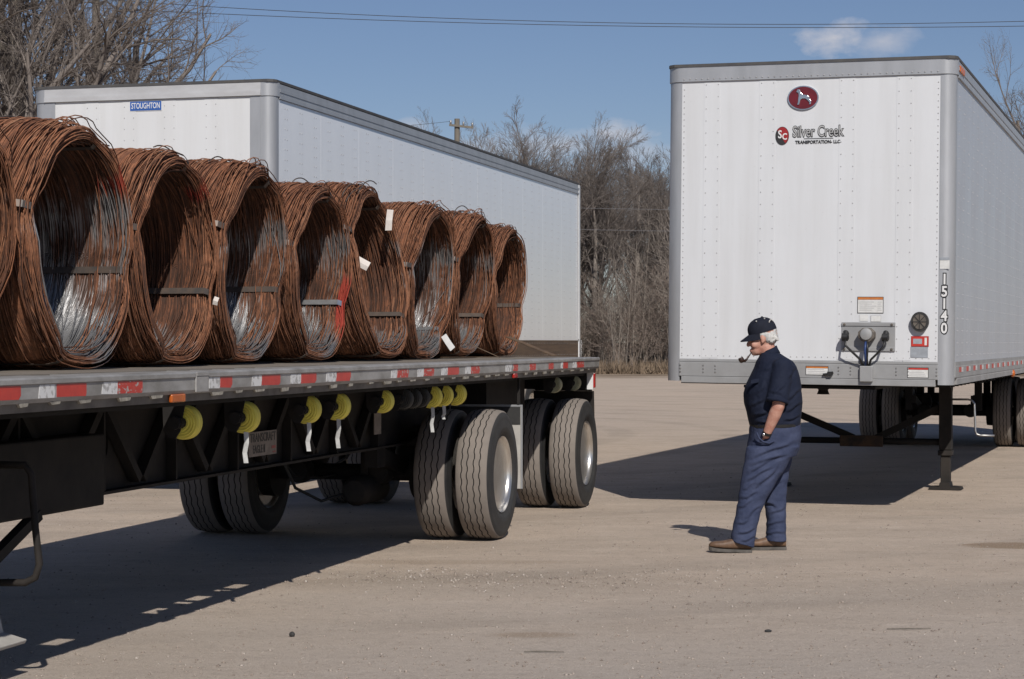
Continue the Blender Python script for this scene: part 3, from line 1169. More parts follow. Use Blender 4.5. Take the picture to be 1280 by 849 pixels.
    mb.box(-0.6, 0.6, 0.15, 1.5, zbot - 0.045, zbot - 0.021)
    mb.lathe([(0, 0.07), (-0.03, 0.045), (-0.07, 0.06)], 'z', (0, 0.9, zbot - 0.045), 12)
    mb.build('underframe', 'black_frame', t, rot=rot)
    # rear frame and doors
    mb = MB()
    for s in (-1, 1):
        xa, xb = sorted((s * (w + 0.004), s * (w - 0.1)))
        mb.box(xa, xb, length + 0.001, length + 0.09, zbot - 0.02, ztop - 0.03)
    mb.box(-(w - 0.1), w - 0.1, length + 0.001, length + 0.09, ztop - 0.16, ztop - 0.03)
    mb.box(-(w - 0.1), w - 0.1, length + 0.001, length + 0.09, zbot - 0.02, zbot + 0.12)
    mb.build('rear_frame', side, t, rot=rot)
    for s in (-1, 1):
        mb = MB()
        xa, xb = sorted((s * 0.01, s * (w - 0.105)))
        mb.box(xa, xb, length + 0.02, length + 0.07, zbot + 0.125, ztop - 0.165)
        mb.tube([(s * 0.25, length + 0.09, zbot + 0.1), (s * 0.25, length + 0.09, ztop - 0.1)], 0.018, 8)
        mb.build('rear_door', sheet, t, rot=rot)
    # landing gear
    for s in (-1, 1):
        xx = gear_x if s > 0 else -gear_l
        mb = MB()
        mb.box(xx - 0.065, xx + 0.065, gear_y - 0.065, gear_y + 0.065, 0.42, zbot - 0.02)
        mb.box(xx - 0.05, xx + 0.05, gear_y - 0.05, gear_y + 0.05, 0.03, 0.418)
        mb.box(xx - 0.075, xx + 0.075, gear_y - 0.075, gear_y + 0.075, 0.36, 0.415)
        lg = mb.build('landing_leg', 'frame_dust', t, bevel=0.006)
        mb = MB()
        mb.prism([(xx - 0.17, 0.004), (xx + 0.17, 0.004), (xx + 0.16, 0.03), (xx + 0.06, 0.034), (xx + 0.05, 0.08), (xx - 0.05, 0.08), (xx - 0.06, 0.034), (xx - 0.16, 0.03)], 'y', gear_y - 0.13, gear_y + 0.13)
        mb.build('foot', 'frame_dust', lg)
        mb = MB()
        mb.bar((xx, gear_y + 0.03, 0.62), (xx * 0.9, gear_y + 1.3, zbot - 0.02), 0.05, 0.05)
        mb.build('rear_brace', 'black_frame', t)
        mb = MB()
        mb.bar((xx - s * 0.07, gear_y, 0.86), (s * 0.12, gear_y + 0.01, 0.53), 0.05, 0.07)
        mb.build('cross_brace', 'black_frame', t)
    mb = MB()
    mb.tube([(-gear_l + 0.07, gear_y, 0.50), (gear_x - 0.07, gear_y, 0.50)], 0.035, 10)
    mb.build('cross_tube', 'black_frame', t, smooth=40)
    mb = MB()
    mb.box(-0.26, 0.2, gear_y - 0.06, gear_y - 0.035, 0.44, 0.56)
    mb.build('cross_plate', 'rusty_frame', t, bevel=0.01)
    mb = MB()
    cx, cy = gear_x + 0.07, gear_y
    mb.tube([(cx, cy, 0.95), (cx + 0.16, cy, 0.95), (cx + 0.20, cy, 0.94), (cx + 0.225, cy, 0.905), (cx + 0.235, cy, 0.62), (cx + 0.25, cy, 0.585), (cx + 0.29, cy, 0.575), (cx + 0.43, cy, 0.575)], 0.011, 8)
    mb.build('crank_handle', 'bare_steel', t, smooth=True)
    # bogie
    mb = MB()
    for s in (-1, 1):
        mb.box(s * 0.5 - 0.06 + bogie_dx, s * 0.5 + 0.06 + bogie_dx, bogie[0] - 1.1, min(bogie[1] + 1.1, length - 0.05), zbot - 0.22, zbot - 0.022)
        for yy in (bogie[0] - 0.75, bogie[0] + 0.55, bogie[1] + 0.6):
            mb.box(s * 0.5 - 0.05 + bogie_dx, s * 0.5 + 0.05 + bogie_dx, yy, yy + 0.12, 0.55, zbot - 0.2)
    mb.box(-0.44 + bogie_dx, 0.44 + bogie_dx, bogie[0] - 0.5, bogie[0] - 0.4, zbot - 0.2, zbot - 0.05)
    mb.build('bogie_frame', 'black_frame', t)
    for i, yb in enumerate(bogie):
        axle_set(t, bogie_dx, w - 0.01, yb, spin=0.7 + i)
    return t


RZ = dict(ztop=4.085, zpan=1.388, zbot=1.175)
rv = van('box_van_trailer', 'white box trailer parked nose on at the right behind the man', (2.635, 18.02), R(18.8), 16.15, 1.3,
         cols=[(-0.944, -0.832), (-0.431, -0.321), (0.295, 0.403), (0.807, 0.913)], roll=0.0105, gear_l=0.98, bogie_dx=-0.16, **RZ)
lv = van('box_van_trailer', 'long white box trailer parked behind the loaded flatbed', (-3.54, 19.63), R(14.9), 13.1, 1.28, 4.09, 1.578, 1.30,
         cols=[(-0.69, -0.59), (-0.29, -0.19), (0.14, 0.24), (0.58, 0.68)], dual_rail=True, sheet='fresh_sheet', side='white_side_lit', lower_mat='brown_plank', side_rows=0.1, bogie=(10.2, 11.45), gear_x=0.8)

RROT = (0, 0.0105, 0)


def decal_box(parent, name, mat, x0, x1, z0, z1, y=0.0015, th=0.002, rot=RROT):
    mb = MB()
    mb.box(x0, x1, y - th, y, z0, z1)
    return mb.build(name, mat, parent, rot=rot)


def letters(parent, body, size, mat, x, z, y, sx=1.0, offset=0.0, rot=RROT, ext=0.0006, spacing=1.0):
    me = text_mesh(body, size, ext, offset, sx, spacing)
    me.transform(Matrix.Translation((x, y, z)) @ Matrix.Rotation(math.pi / 2, 4, 'X'))
    return link('lettering', me, mat, parent, rot=rot)


def disc(parent, name, mat, x, z, rx, rz, y0, y1, n=36, rot=RROT):
    mb = MB()
    mb.prism([(x + rx * math.cos(2 * math.pi * k / n), z + rz * math.sin(2 * math.pi * k / n)) for k in range(n)], 'y', y0, y1)
    return mb.build(name, mat, parent, rot=rot)


# ---- markings of the right van
dx0, dz0 = -0.045, -0.01            # offsets that carry picture measurements into the tilted body
# oval emblem with a standing dog
e = disc(rv, 'emblem', 'chrome', -0.05, 3.752, 0.142, 0.110, -0.010, 0.0035)
disc(e, 'emblem_field', 'maroon', -0.05, 3.752, 0.131, 0.100, -0.012, -0.008, rot=(0, 0, 0))
dog = [(350, 185), (370, 190), (385, 222), (402, 240), (450, 250), (468, 265), (476, 290), (490, 310), (488, 342), (470, 346), (473, 325), (455, 303), (430, 284), (402, 282), (380, 295), (374, 322), (366, 346), (346, 346), (354, 320), (357, 285), (362, 252), (358, 224), (336, 216), (340, 204)]
mb = MB()
mb.prism([(-0.05 + (px - 405) * 0.00088, 3.752 - (py - 275) * 0.00088) for px, py in dog], 'y', -0.020, -0.0125)
mb.build('emblem_dog', 'chrome', e, bevel=0.002)
# company name
letters(rv, 'Silver Creek', 0.138, 'ink_dark', 0.085, 3.445, -0.0005, sx=0.66, offset=0.006)
letters(rv, 'Silver Creek', 0.138, 'ink_grey', 0.085, 3.445, -0.0025, sx=0.66, offset=-0.0005)
decal_box(rv, 'underline', 'ink_dark', -0.04, 0.225, 3.383, 3.387)
letters(rv, 'TRANSPORTATION- LLC', 0.040, 'ink_dark', 0.085, 3.352, -0.0005, sx=0.92, offset=0.0015)
b = disc(rv, 'round_logo', 'ink_dark', -0.238, 3.415, 0.062, 0.083, -0.001, 0.0035)
mb = MB()
mb.prism([(-0.238 + 0.058 * math.cos(R(a)), 3.415 + 0.079 * math.sin(R(a))) for a in range(-60, 141, 10)], 'y', -0.0025, -0.0012)
mb.build('logo_field', 'ink_red', b)
letters(b, 'S', 0.10, 'ink_white', -0.258, 3.425, -0.0035, sx=0.8, offset=0.002, rot=(0, 0, 0))
letters(b, 'C', 0.08, 'ink_white', -0.215, 3.405, -0.0035, sx=0.8, offset=0.002, rot=(0, 0, 0))
# unit number down both corner posts
for i, ch in enumerate('15140'):
    zz = 2.115 - i * 0.108
    letters(rv, ch, 0.128, 'ink_dark', 1.220, zz, 0.0005, sx=0.88, offset=0.013)
    letters(rv, ch, 0.128, 'ink_white', 1.220, zz, -0.0015, sx=0.88, offset=0.003)
    me = text_mesh(ch, 0.13, 0.006, 0.01, 0.9)
    me.transform(Matrix.Translation((-1.303, 0.15, zz + 0.02)) @ Matrix.Rotation(-math.pi / 2, 4, 'Z') @ Matrix.Rotation(math.pi / 2, 4, 'X'))
    link('lettering', me, 'ink_dark', rv, rot=RROT)
decal_box(rv, 'sticker', 'label_white', 1.178, 1.262, 2.21, 2.285, y=-0.0025)
decal_box(rv, 'sticker', 'label_grey', 1.178, 1.262, 2.287, 2.31, y=-0.0025)
# warning labels
s = decal_box(rv, 'warning_label', 'ink_dark', 0.456, 0.688, 1.815, 1.962)
decal_box(s, 'label_face', 'label_white', 0.461, 0.683, 1.820, 1.935, y=-0.0006, rot=(0, 0, 0))
decal_box(s, 'label_head', 'label_orange', 0.461, 0.683, 1.937, 1.957, y=-0.0006, rot=(0, 0, 0))
for k in range(5):
    decal_box(s, 'label_line', 'ink_grey', 0.475, 0.585 + 0.02 * (k % 3), 1.84 + k * 0.018, 1.846 + k * 0.018, y=-0.0028, th=0.0006, rot=(0, 0, 0))
    decal_box(s, 'label_line', 'ink_grey', 0.635, 0.672 - 0.008 * (k % 2), 1.84 + k * 0.018, 1.846 + k * 0.018, y=-0.0028, th=0.0006, rot=(0, 0, 0))
decal_box(rv, 'small_label', 'label_white', 0.477, 0.552, 1.745, 1.803)
s = decal_box(rv, 'small_label', 'ink_grey', 0.575, 0.668, 1.738, 1.796)
decal_box(s, 'label_face', 'label_white', 0.579, 0.664, 1.742, 1.792, y=-0.0006, rot=(0, 0, 0))
# red and grey permit holder
s = decal_box(rv, 'permit_label', 'ink_red', 0.933, 1.088, 1.522, 1.615)
decal_box(s, 'label_face', 'tape_red', 0.937, 1.084, 1.526, 1.611, y=-0.0006, rot=(0, 0, 0))
decal_box(s, 'label_line', 'label_grey', 0.952, 1.030, 1.547, 1.592, y=-0.0028, th=0.0006, rot=(0, 0, 0))
decal_box(s, 'label_line', 'label_white', 1.052, 1.072, 1.535, 1.602, y=-0.0028, th=0.0006, rot=(0, 0, 0))
decal_box(rv, 'permit_label', 'label_grey', 0.928, 1.082, 1.425, 1.519)
# round vent
v_ = disc(rv, 'round_vent', 'rubber', 1.012, 1.742, 0.078, 0.088, -0.045, 0.004)
disc(v_, 'vent_grille', 'hub_dark', 1.012, 1.742, 0.058, 0.066, -0.052, -0.0455, rot=(0, 0, 0))
for k in range(4):
    mb = MB()
    mb.bar((1.012 + 0.06 * math.cos(k * math.pi / 4), -0.054, 1.742 + 0.066 * math.sin(k * math.pi / 4)), (1.012 - 0.06 * math.cos(k * math.pi / 4), -0.054, 1.742 - 0.066 * math.sin(k * math.pi / 4)), 0.006, 0.006)
    mb.build('vent_bar', 'rubber', v_)
# sill labels
for (x0, x1, z0, z1, head, dark) in ((0.0, 0.205, 1.256, 1.338, 'label_orange', 1), (0.905, 1.092, 1.245, 1.338, 'tape_red', 1), (-0.205, -0.09, 1.262, 1.312, None, 0)):
    s = decal_box(rv, 'sill_label', 'ink_dark' if dark else 'label_white', x0, x1, z0, z1, y=-0.0125)
    if dark:
        decal_box(s, 'label_face', 'label_white', x0 + 0.005, x1 - 0.005, z0 + 0.005, z1 - 0.021, y=-0.0146, rot=(0, 0, 0))
        decal_box(s, 'label_head', head, x0 + 0.005, x1 - 0.005, z1 - 0.019, z1 - 0.005, y=-0.0146, rot=(0, 0, 0))
        for k in range(3):
            decal_box(s, 'label_line', 'ink_grey', x0 + 0.015, x1 - 0.02 - 0.01 * k, z0 + 0.016 + k * 0.016, z0 + 0.021 + k * 0.016, y=-0.0168, th=0.0006, rot=(0, 0, 0))
# connection panel with electric socket, two air couplings and cables
mb = MB()
mb.box(0.318, 0.795, -0.006, 0.003, 1.478, 1.735)
mb.box(0.318, 0.795, -0.014, -0.0061, 1.700, 1.730)
mb.box(0.318, 0.795, -0.012, -0.0061, 1.478, 1.515)
cp = mb.build('connection_panel', 'aluminium_dull', rv, bevel=0.003, rot=RROT)
for xx in (0.345, 0.765):
    for zz in (1.715, 1.495):
        mb = MB()
        mb.lathe([(-0.022, 0.006), (-0.02, 0.012), (-0.006, 0.012)], 'y', (xx, 0, zz), 8)
        mb.build('bolt', 'hub_dark', cp)
mb = MB()
n8 = [(0.552 + 0.078 * math.cos(R(a)), 1.622 + 0.068 * math.sin(R(a))) for a in range(22, 382, 45)]
mb.prism(n8, 'y', -0.10, -0.007)
mb.build('socket_box', 'hub_dark', cp, bevel=0.006)
mb = MB()
mb.lathe([(-0.125, 0.02), (-0.118, 0.05), (-0.101, 0.055)], 'y', (0.552, 0, 1.628), 16)
mb.build('socket_cap', 'aluminium_dull', cp, smooth=40)
for xx, sg in ((0.366, -1), (0.722, 1)):
    mb = MB()
    mb.tube([(xx, -0.007, 1.63), (xx, -0.07, 1.64), (xx - sg * 0.004, -0.10, 1.60)], [0.022, 0.026, 0.02], 10)
    mb.lathe([(-0.035, 0.02), (-0.03, 0.036), (0.02, 0.036), (0.03, 0.02)], 'x', (xx, -0.085, 1.60), 12)
    mb.build('air_coupling', 'cable_black', cp, smooth=40)
for pts, m in (([(0.366, -0.1, 1.585), (0.372, -0.13, 1.53), (0.43, -0.11, 1.47), (0.50, -0.07, 1.40), (0.515, -0.03, 1.345)], 'cable_black'),
               ([(0.722, -0.1, 1.585), (0.71, -0.13, 1.52), (0.655, -0.11, 1.46), (0.59, -0.07, 1.40), (0.572, -0.03, 1.345)], 'cable_black'),
               ([(0.548, -0.09, 1.565), (0.546, -0.12, 1.49), (0.543, -0.08, 1.42), (0.542, -0.03, 1.345)], 'cable_blue'),
               ([(0.562, -0.09, 1.565), (0.566, -0.11, 1.49), (0.556, -0.07, 1.42), (0.553, -0.03, 1.345)], 'cable_black')):
    mb = MB()
    mb.tube(pts, 0.0105, 8)
    mb.build('cable', m, rv, smooth=True, rot=RROT)
mb = MB()
mb.box(0.49, 0.605, -0.055, -0.0125, 1.205, 1.345)
mb.build('junction_box', 'aluminium_dull', rv, bevel=0.006, rot=RROT)
mb = MB()
mb.tube([(0.16, -0.03, 1.262), (0.23, -0.035, 1.27), (0.25, -0.03, 1.285)], 0.012, 6)
mb.box(0.20, 0.24, -0.05, -0.0125, 1.25, 1.29)
mb.build('latch', 'cable_black', rv, rot=RROT)
# marker lamps
for k in range(3):
    mb = MB()
    mb.box(1.3105, 1.326, 0.17 + k * 0.13, 0.26 + k * 0.13, 3.965 - 0.0, 4.02)
    mb.build('marker_lamp', 'lamp_orange', rv, bevel=0.006, rot=RROT)
mb = MB()
mb.ellipsoid((1.30, 6.2, 1.20), (0.03, 0.05, 0.045), 10, 8)
mb.build('marker_lamp', 'lamp_orange', rv, smooth=True, rot=RROT)
# red and white strips along the lower side rail
for k in range(16):
    y = 0.45 + k * 0.62
    mb = MB()
    mb.box(1.3062, 1.3085, y, y + 0.17, 1.295, 1.34)
    mb.build('reflective_strip', 'tape_red', rv, rot=RROT)
    mb = MB()
    mb.box(1.3062, 1.3085, y + 0.171, y + 0.33, 1.295, 1.34)
    mb.build('reflective_strip', 'tape_white', rv, rot=RROT)

# ---- markings of the left van
s = decal_box(lv, 'maker_plate', 'ink_white', -0.232, 0.112, 3.822, 3.922, y=0.0012, rot=(0, 0, 0))
decal_box(s, 'plate_field', 'sign_blue', -0.227, 0.107, 3.827, 3.917, y=-0.001, rot=(0, 0, 0))
letters(s, 'STOUGHTON', 0.082, 'ink_white', -0.060, 3.872, -0.0034, sx=0.60, offset=0.0008, rot=(0, 0, 0))
mb = MB()
for k in range(7):
    cz = 1.56 - k * 0.036
    ring = []
    for j in range(13):
        a = 2 * math.pi * j / 12
        if k % 2:
            ring.append((1.30 + 0.012 * math.cos(a), 13.20, cz + 0.024 * math.sin(a)))
        else:
            ring.append((1.30, 13.20 + 0.012 * math.cos(a), cz + 0.024 * math.sin(a)))
    mb.tube(ring, 0.005, 5, caps=False)
mb.build('chain', 'bare_steel', lv, smooth=True)
# pale post strip beside the van's corner
for s in (-1, 1):
    mb = MB()
    mb.box(s * 1.095 - 0.055, s * 1.095 + 0.055, -0.0045, 0.0, 1.59, 3.93)
    mb.build('post_strip', 'aluminium', lv)
mb = MB()
mb.box(1.287, 1.296, 13.05, 13.10, 1.60, 4.06)
mb.build('hinge_strip', 'ink_white', lv)

# ---------------------------------------------------------------- flatbed trailer (local x: 0 at the right rub rail, y: rearwards)
FB_TH = R(14.25)
fb = thing('flatbed_trailer', 'long black flatbed trailer carrying rusty wire coils', 'trailer', (-0.081, 15.74, 0), (0, 0, -FB_TH))
Y0, Y1 = -10.9, 3.56
CXF = -1.26
DECK = 1.412

# deck planks
mb = MB()
NPL, PX0, PX1 = 15, -2.36, -0.18
pw = (PX1 - PX0) / NPL
mb.box(0.0025, pw - 0.0025, Y0 + 0.02, Y1 - 0.03, DECK - 0.035, DECK)
me = mb.mesh('deck_plank')
for i in range(NPL):
    link('deck_plank', me, 'deck_board', fb, loc=(PX0 + i * pw, 0, rng.uniform(-0.0025, 0.0)))
# strip between deck and rub rail, open at the strap slots
slots = [(-7.47, -7.22), (-6.24, -5.98), (-5.94, -5.69), (-5.64, -5.40), (-5.34, -5.09), (-5.03, -4.79)]
edges = [Y0 + 0.02] + [v for s in slots for v in s] + [Y1 - 0.03]
for i in range(0, len(edges), 2):
    mb = MB()
    mb.box(-0.178, -0.072, edges[i], edges[i + 1], DECK - 0.04, DECK - 0.004)
    mb.build('deck_edge', 'rail_aluminium', fb)
mb = MB()
mb.box(-2.47, -2.362, Y0 + 0.02, Y1 - 0.03, DECK - 0.04, DECK - 0.004)
mb.build('deck_edge', 'rail_aluminium', fb)

# rub rails
for side in (1, -1):
    def X(x):
        return x if side > 0 else 2 * CXF - x
    mb = MB()
    a, b_ = -6.02, -6.02
    for (ya, yb) in ((Y0, -6.035), (-6.03, Y1)):
        mb.prism([(X(-0.07), 1.30), (X(0.030), 1.30), (X(0.042), 1.318), (X(0.042), 1.376), (X(0.050), 1.380), (X(0.050), 1.398), (X(0.040), 1.406), (X(-0.07), 1.409)], 'y', ya, yb)
    mb.build('rub_rail', 'rail_aluminium', fb)
    mb = MB()
    mb.prism([(X(-0.05), 1.262), (X(0.012), 1.262), (X(0.02), 1.30 - 0.001), (X(-0.05), 1.30 - 0.001)], 'y', Y0 + 0.01, Y1 - 0.02)
    mb.build('rail_lip', 'rail_lip', fb)
mb = MB()
mb.box(0.0425, 0.052, -6.14, -5.985, 1.306, 1.384)
mb.box(0.0505, 0.055, -6.14, -5.985, 1.384, 1.404)
mb.build('rail_splice', 'rail_aluminium', fb, bevel=0.003)
# worn strap pockets under the rail
y = -8.6
while y < Y1 - 0.2:
    ln = rng.uniform(0.09, 0.17)
    if abs(y + 6.33) > 0.2:
        mb = MB()
        z0 = 1.302 - rng.uniform(0.008, 0.02)
        mb.prism([(y, 1.305), (y + ln, 1.305), (y + ln - 0.012, z0), (y + 0.02, z0 - 0.003)], 'x', 0.0205, 0.033)
        mb.build('strap_pocket', 'worn_pocket', fb)
    y += rng.uniform(0.26, 0.42)
# reflective tape pieces on the rail
tapes = [('r', -8.08, -7.897), ('w', -7.747, -7.60), ('r', -7.585, -7.311), ('w', -7.163, -7.004), ('r', -7.000, -6.741),
         ('w', -5.963, -5.821), ('r', -5.819, -5.660), ('w', -5.395, -5.248), ('r', -5.246, -4.973), ('w', -4.812, -4.649), ('r', -4.647, -4.396),
         ('w', -4.232, -4.051), ('r', -4.049, -3.787), ('w', -2.994, -2.860), ('r', -2.858, -2.612), ('w', -2.413, -2.267), ('r', -2.265, -2.016),
         ('w', -1.839, -1.68), ('r', -1.678, -1.387), ('w', -1.215, -1.064), ('r', -1.062, -0.815), ('w', -0.046, 0.158), ('R', 0.747, 0.972),
         ('R', 1.44, 1.622), ('w', 1.903, 1.996), ('r', 1.998, 2.192), ('w', 2.39, 2.556), ('r', 2.558, 2.869), ('w', -8.35, -8.085), ('R', 0.2, 0.36)]
for c, ya, yb in tapes:
    mb = MB()
    cut = rng.uniform(0, 0.018)
    z0, z1 = 1.3185, 1.3745
    yb2 = yb - rng.uniform(0.0, 0.025)
    mb.prism([(ya, z0 + rng.uniform(0, 0.004)), (yb2, z0), (yb, z0 + cut + 0.012), (yb, z1), (ya + cut, z1)], 'x', 0.0421, 0.0434)
    worn = rng.random() < 0.45
    mb.build('reflective_strip', 'tape_white' if c == 'w' else ('tape_red_worn' if (c == 'R' or worn) else 'tape_red'), fb)
mb = MB()
mb.box(0.0205, 0.04, -6.40, -6.24, 1.262, 1.302)
mb.build('marker_lamp', 'lamp_orange', fb, bevel=0.006)
mb = MB()
mb.box(0.0205, 0.04, 0.25, 0.36, 1.264, 1.300)
mb.build('marker_lamp', 'lamp_red', fb, bevel=0.006)

# main beams: web with oval lightening holes, flanges
def beam_web(mb, x, t, y0, y1, z0, z1, holes):
    """plate in the y-z plane with oval holes; holes: (yc, zc, ry, rz)"""
    holes = sorted(holes)
    ys = [y0]
    for i, h in enumerate(holes):
        ys.append(y0 if False else None)
    cuts = [y0] + [(holes[i][0] + holes[i + 1][0]) / 2 for i in range(len(holes) - 1)] + [y1]
    N = 16
    for i, (yc, zc, ry, rz) in enumerate(holes):
        a, b = cuts[i], cuts[i + 1]
        inner, outer = [], []
        for k in range(N):
            t_ = 2 * math.pi * k / N
            c, s = math.cos(t_), math.sin(t_)
            inner.append((yc + ry * c, zc + rz * s))
            # where the ray from the centre leaves the rectangle, corners kept on the diagonals
            q = 1.0 / max(abs(c), abs(s))
            u, w = c * q, s * q
            outer.append((yc + (u * (b - yc) if u > 0 else u * (yc - a)), zc + (w * (z1 - zc) if w > 0 else w * (zc - z0))))
        vs = []
        for xx in (x, x + t):
            vs += [(xx, p[0], p[1]) for p in inner] + [(xx, p[0], p[1]) for p in outer]
        fs = []
        for k in range(N):
            j = (k + 1) % N
            fs.append((k, j, N + j, N + k))
            fs.append((2 * N + k, 3 * N + k, 3 * N + j, 2 * N + j))
            fs.append((k, 2 * N + k, 2 * N + j, j))
        mb.add(vs, fs)


for xb in (-0.80, -1.72):
    mb = MB()
    holes = [(y, 1.03, 0.055, 0.11) for y in np.arange(-8.2, -0.6, 0.93)]
    beam_web(mb, xb - 0.006, 0.012, -8.8, -0.2, 0.762, 1.24, holes)
    mb.prism([(-0.199, 0.762), (0.6, 0.90), (Y1 - 0.1, 0.90), (Y1 - 0.1, 1.24), (-0.199, 1.24)], 'x', xb - 0.006, xb + 0.006)
    mb.prism([(-8.801, 0.762), (-8.801, 1.24), (Y0 + 0.1, 1.24), (Y0 + 0.1, 1.05), (-9.6, 1.0)], 'x', xb - 0.006, xb + 0.006)
    bw = mb.build('main_beam', 'frame_dust', fb)
    mb = MB()
    mb.box(xb - 0.07, xb + 0.07, Y0 + 0.1, Y1 - 0.1, 1.241, 1.258)
    mb.box(xb - 0.075, xb + 0.075, -8.8, -0.2, 0.745, 0.761)
    mb.bar((xb, -0.2, 0.753), (xb, 0.6, 0.892), 0.15, 0.016)
    mb.box(xb - 0.075, xb + 0.075, 0.6, Y1 - 0.1, 0.884, 0.899)
    mb.build('flange', 'frame_dust', bw)
    # zigzag bracing and stiffeners outside the web
    y = -8.3
    while y < -1.0:
        mb = MB()
        mb.bar((xb + 0.045, y, 1.22), (xb + 0.045, y + 0.42, 0.80), 0.05, 0.06, up=(1, 0, 0))
        mb.bar((xb + 0.045, y + 0.47, 0.80), (xb + 0.045, y + 0.89, 1.22), 0.05, 0.06, up=(1, 0, 0))
        mb.build('web_brace', 'black_frame', fb)
        mb = MB()
        mb.box(xb + 0.008, xb + 0.07, y + 0.90, y + 0.92, 0.763, 1.239)
        mb.build('web_stiffener', 'black_frame', fb)
        y += 0.93
# cross-members
mb = MB()
mb.box(-2.44, -0.055, 0, 0.012, 1.278, 1.374)
mb.box(-2.44, -0.055, -0.04, 0.05, 1.262, 1.2775)
me = mb.mesh('cross_member')
y = Y0 + 0.25
while y < Y1 - 0.1:
    link('cross_member', me, 'black_frame', fb, loc=(0, y, 0))
    y += 0.61
# winch track under the rail
mb = MB()
mb.box(-0.335, -0.30, -8.8, Y1 - 0.1, 1.235, 1.255)
mb.box(-0.105, -0.075, -8.8, Y1 - 0.1, 1.235, 1.255)
mb.build('winch_track', 'black_frame', fb)


def winch(y, z, r, mat, tail, wid=0.075):
    x = -0.145
    mb = MB()
    for yy in (-0.055 - wid * 0.3, 0.05 + wid * 0.3):
        mb.prism([(x - 0.08, z - 0.04), (x - 0.055, z - 0.075), (x - 0.015, z - 0.08), (x + 0.010, z - 0.04), (x + 0.022, z + 0.03), (x + 0.035, 1.234), (x - 0.085, 1.234)], 'y', y + yy - 0.005, y + yy + 0.005)
    mb.lathe([(-0.10, 0.03), (0.07, 0.03)], 'y', (x, y, z), 10)
    mb.lathe([(-0.115, 0.034), (-0.085, 0.034)], 'y', (x - 0.01, y, z), 8)
    w = mb.build('strap_winch', 'black_frame', fb)
    mb = MB()
    n = 28
    # wound webbing: a rounded roll, its layers slightly uneven at the edges
    hw_ = wid * 0.62
    prof = [(-hw_, r * 0.30), (-hw_ - 0.004, r * 0.45), (-hw_ + 0.002, r * 0.50), (-hw_ - 0.002, r * 0.62), (-hw_ + 0.004, r * 0.67), (-hw_ + 0.001, r * 0.78), (-hw_ + 0.008, r * 0.83), (-hw_ + 0.008, r * 0.92),
            (-hw_ * 0.55, r * 0.985), (0, r), (hw_ * 0.55, r * 0.985), (hw_ - 0.008, r * 0.90), (hw_, r * 0.7), (hw_, r * 0.30)]
    mb.lathe(prof, 'y', (x, y, z), n)
    roll = mb.build('webbing', mat, w, smooth=35)
    if tail:
        mb = MB()
        zt = z - r
        hw = 0.008
        pts = [(0.012, 0.01), (0.015, -0.05), (0.004, -0.05 - tail * 0.5), (0.012, -0.05 - tail)]
        for (a, b2), (c, d2) in zip(pts[:-1], pts[1:]):
            mb.add([(x + a, y - 0.03 - hw, zt + b2), (x + a + 0.02, y - 0.03 + hw, zt + b2), (x + c + 0.02, y - 0.03 + hw, zt + d2), (x + c, y - 0.03 - hw, zt + d2),
                    (x + a + 0.003, y - 0.033 - hw, zt + b2), (x + a + 0.023, y - 0.033 + hw, zt + b2), (x + c + 0.023, y - 0.033 + hw, zt + d2), (x + c + 0.003, y - 0.033 - hw, zt + d2)],
                   [(0, 1, 2, 3), (7, 6, 5, 4), (0, 4, 5, 1), (1, 5, 6, 2), (2, 6, 7, 3), (3, 7, 4, 0)])
        mb.build('strap_tail', 'strap_tail', w)


for yy, zz, rr, m, tl in ((-5.83, 1.145, 0.088, 'strap_yellow', 0), (-5.03, 1.142, 0.088, 'strap_yellow', 0.11), (-4.04, 1.152, 0.086, 'strap_yellow', 0.11), (-3.51, 1.155, 0.088, 'strap_yellow', 0.12),
                          (-2.60, 1.160, 0.080, 'strap_yellow', 0), (-2.13, 1.160, 0.07, 'strap_grey', 0), (-1.93, 1.160, 0.07, 'strap_grey', 0), (-1.73, 1.160, 0.07, 'strap_grey', 0),
                          (-1.47, 1.160, 0.084, 'strap_yellow', 0.12), (-1.18, 1.162, 0.084, 'strap_yellow', 0.04), (-0.83, 1.162, 0.086, 'strap_yellow', 0),
                          (2.45, 1.165, 0.075, 'strap_faded', 0), (3.25, 1.165, 0.075, 'strap_faded', 0)):
    winch(yy, zz, rr, m, tl)

# maker plate on the beam
mb = MB()
mb.box(-0.722, -0.716, -3.53, -3.05, 0.83, 0.985)
sp = mb.build('maker_plate', 'sign_plate', fb)


def side_letters(parent, body, size, mat, x, y, z, sx=1.0, off=0.0):
    me = text_mesh(body, size, 0.0006, off, sx)
    me.transform(Matrix.Translation((x, y, z)) @ Matrix.Rotation(math.pi / 2, 4, 'Z') @ Matrix.Rotation(math.pi / 2, 4, 'X'))
    return link('lettering', me, mat, parent)


side_letters(sp, 'TRANSCRAFT', 0.078, 'ink_dark', -0.7145, -3.29, 0.945, 0.92, 0.001)
side_letters(sp, 'EAGLE II', 0.072, 'ink_dark', -0.7145, -3.36, 0.872, 0.80, 0.001)
mb = MB()
mb.box(-0.7155, -0.7145, -3.14, -3.07, 0.868, 0.886)
mb.box(-0.7155, -0.7145, -3.12, -3.07, 0.842, 0.85)
mb.build('plate_mark', 'ink_red', sp)
mb = MB()
mb.box(-0.722, -0.716, -1.02, -0.86, 0.86, 1.05)
mb.build('maker_plate', 'sign_plate', fb)
mb = MB()
mb.box(-0.722, -0.716, -1.82, -1.70, 1.0, 1.10)
mb.build('maker_plate', 'sign_plate', fb)

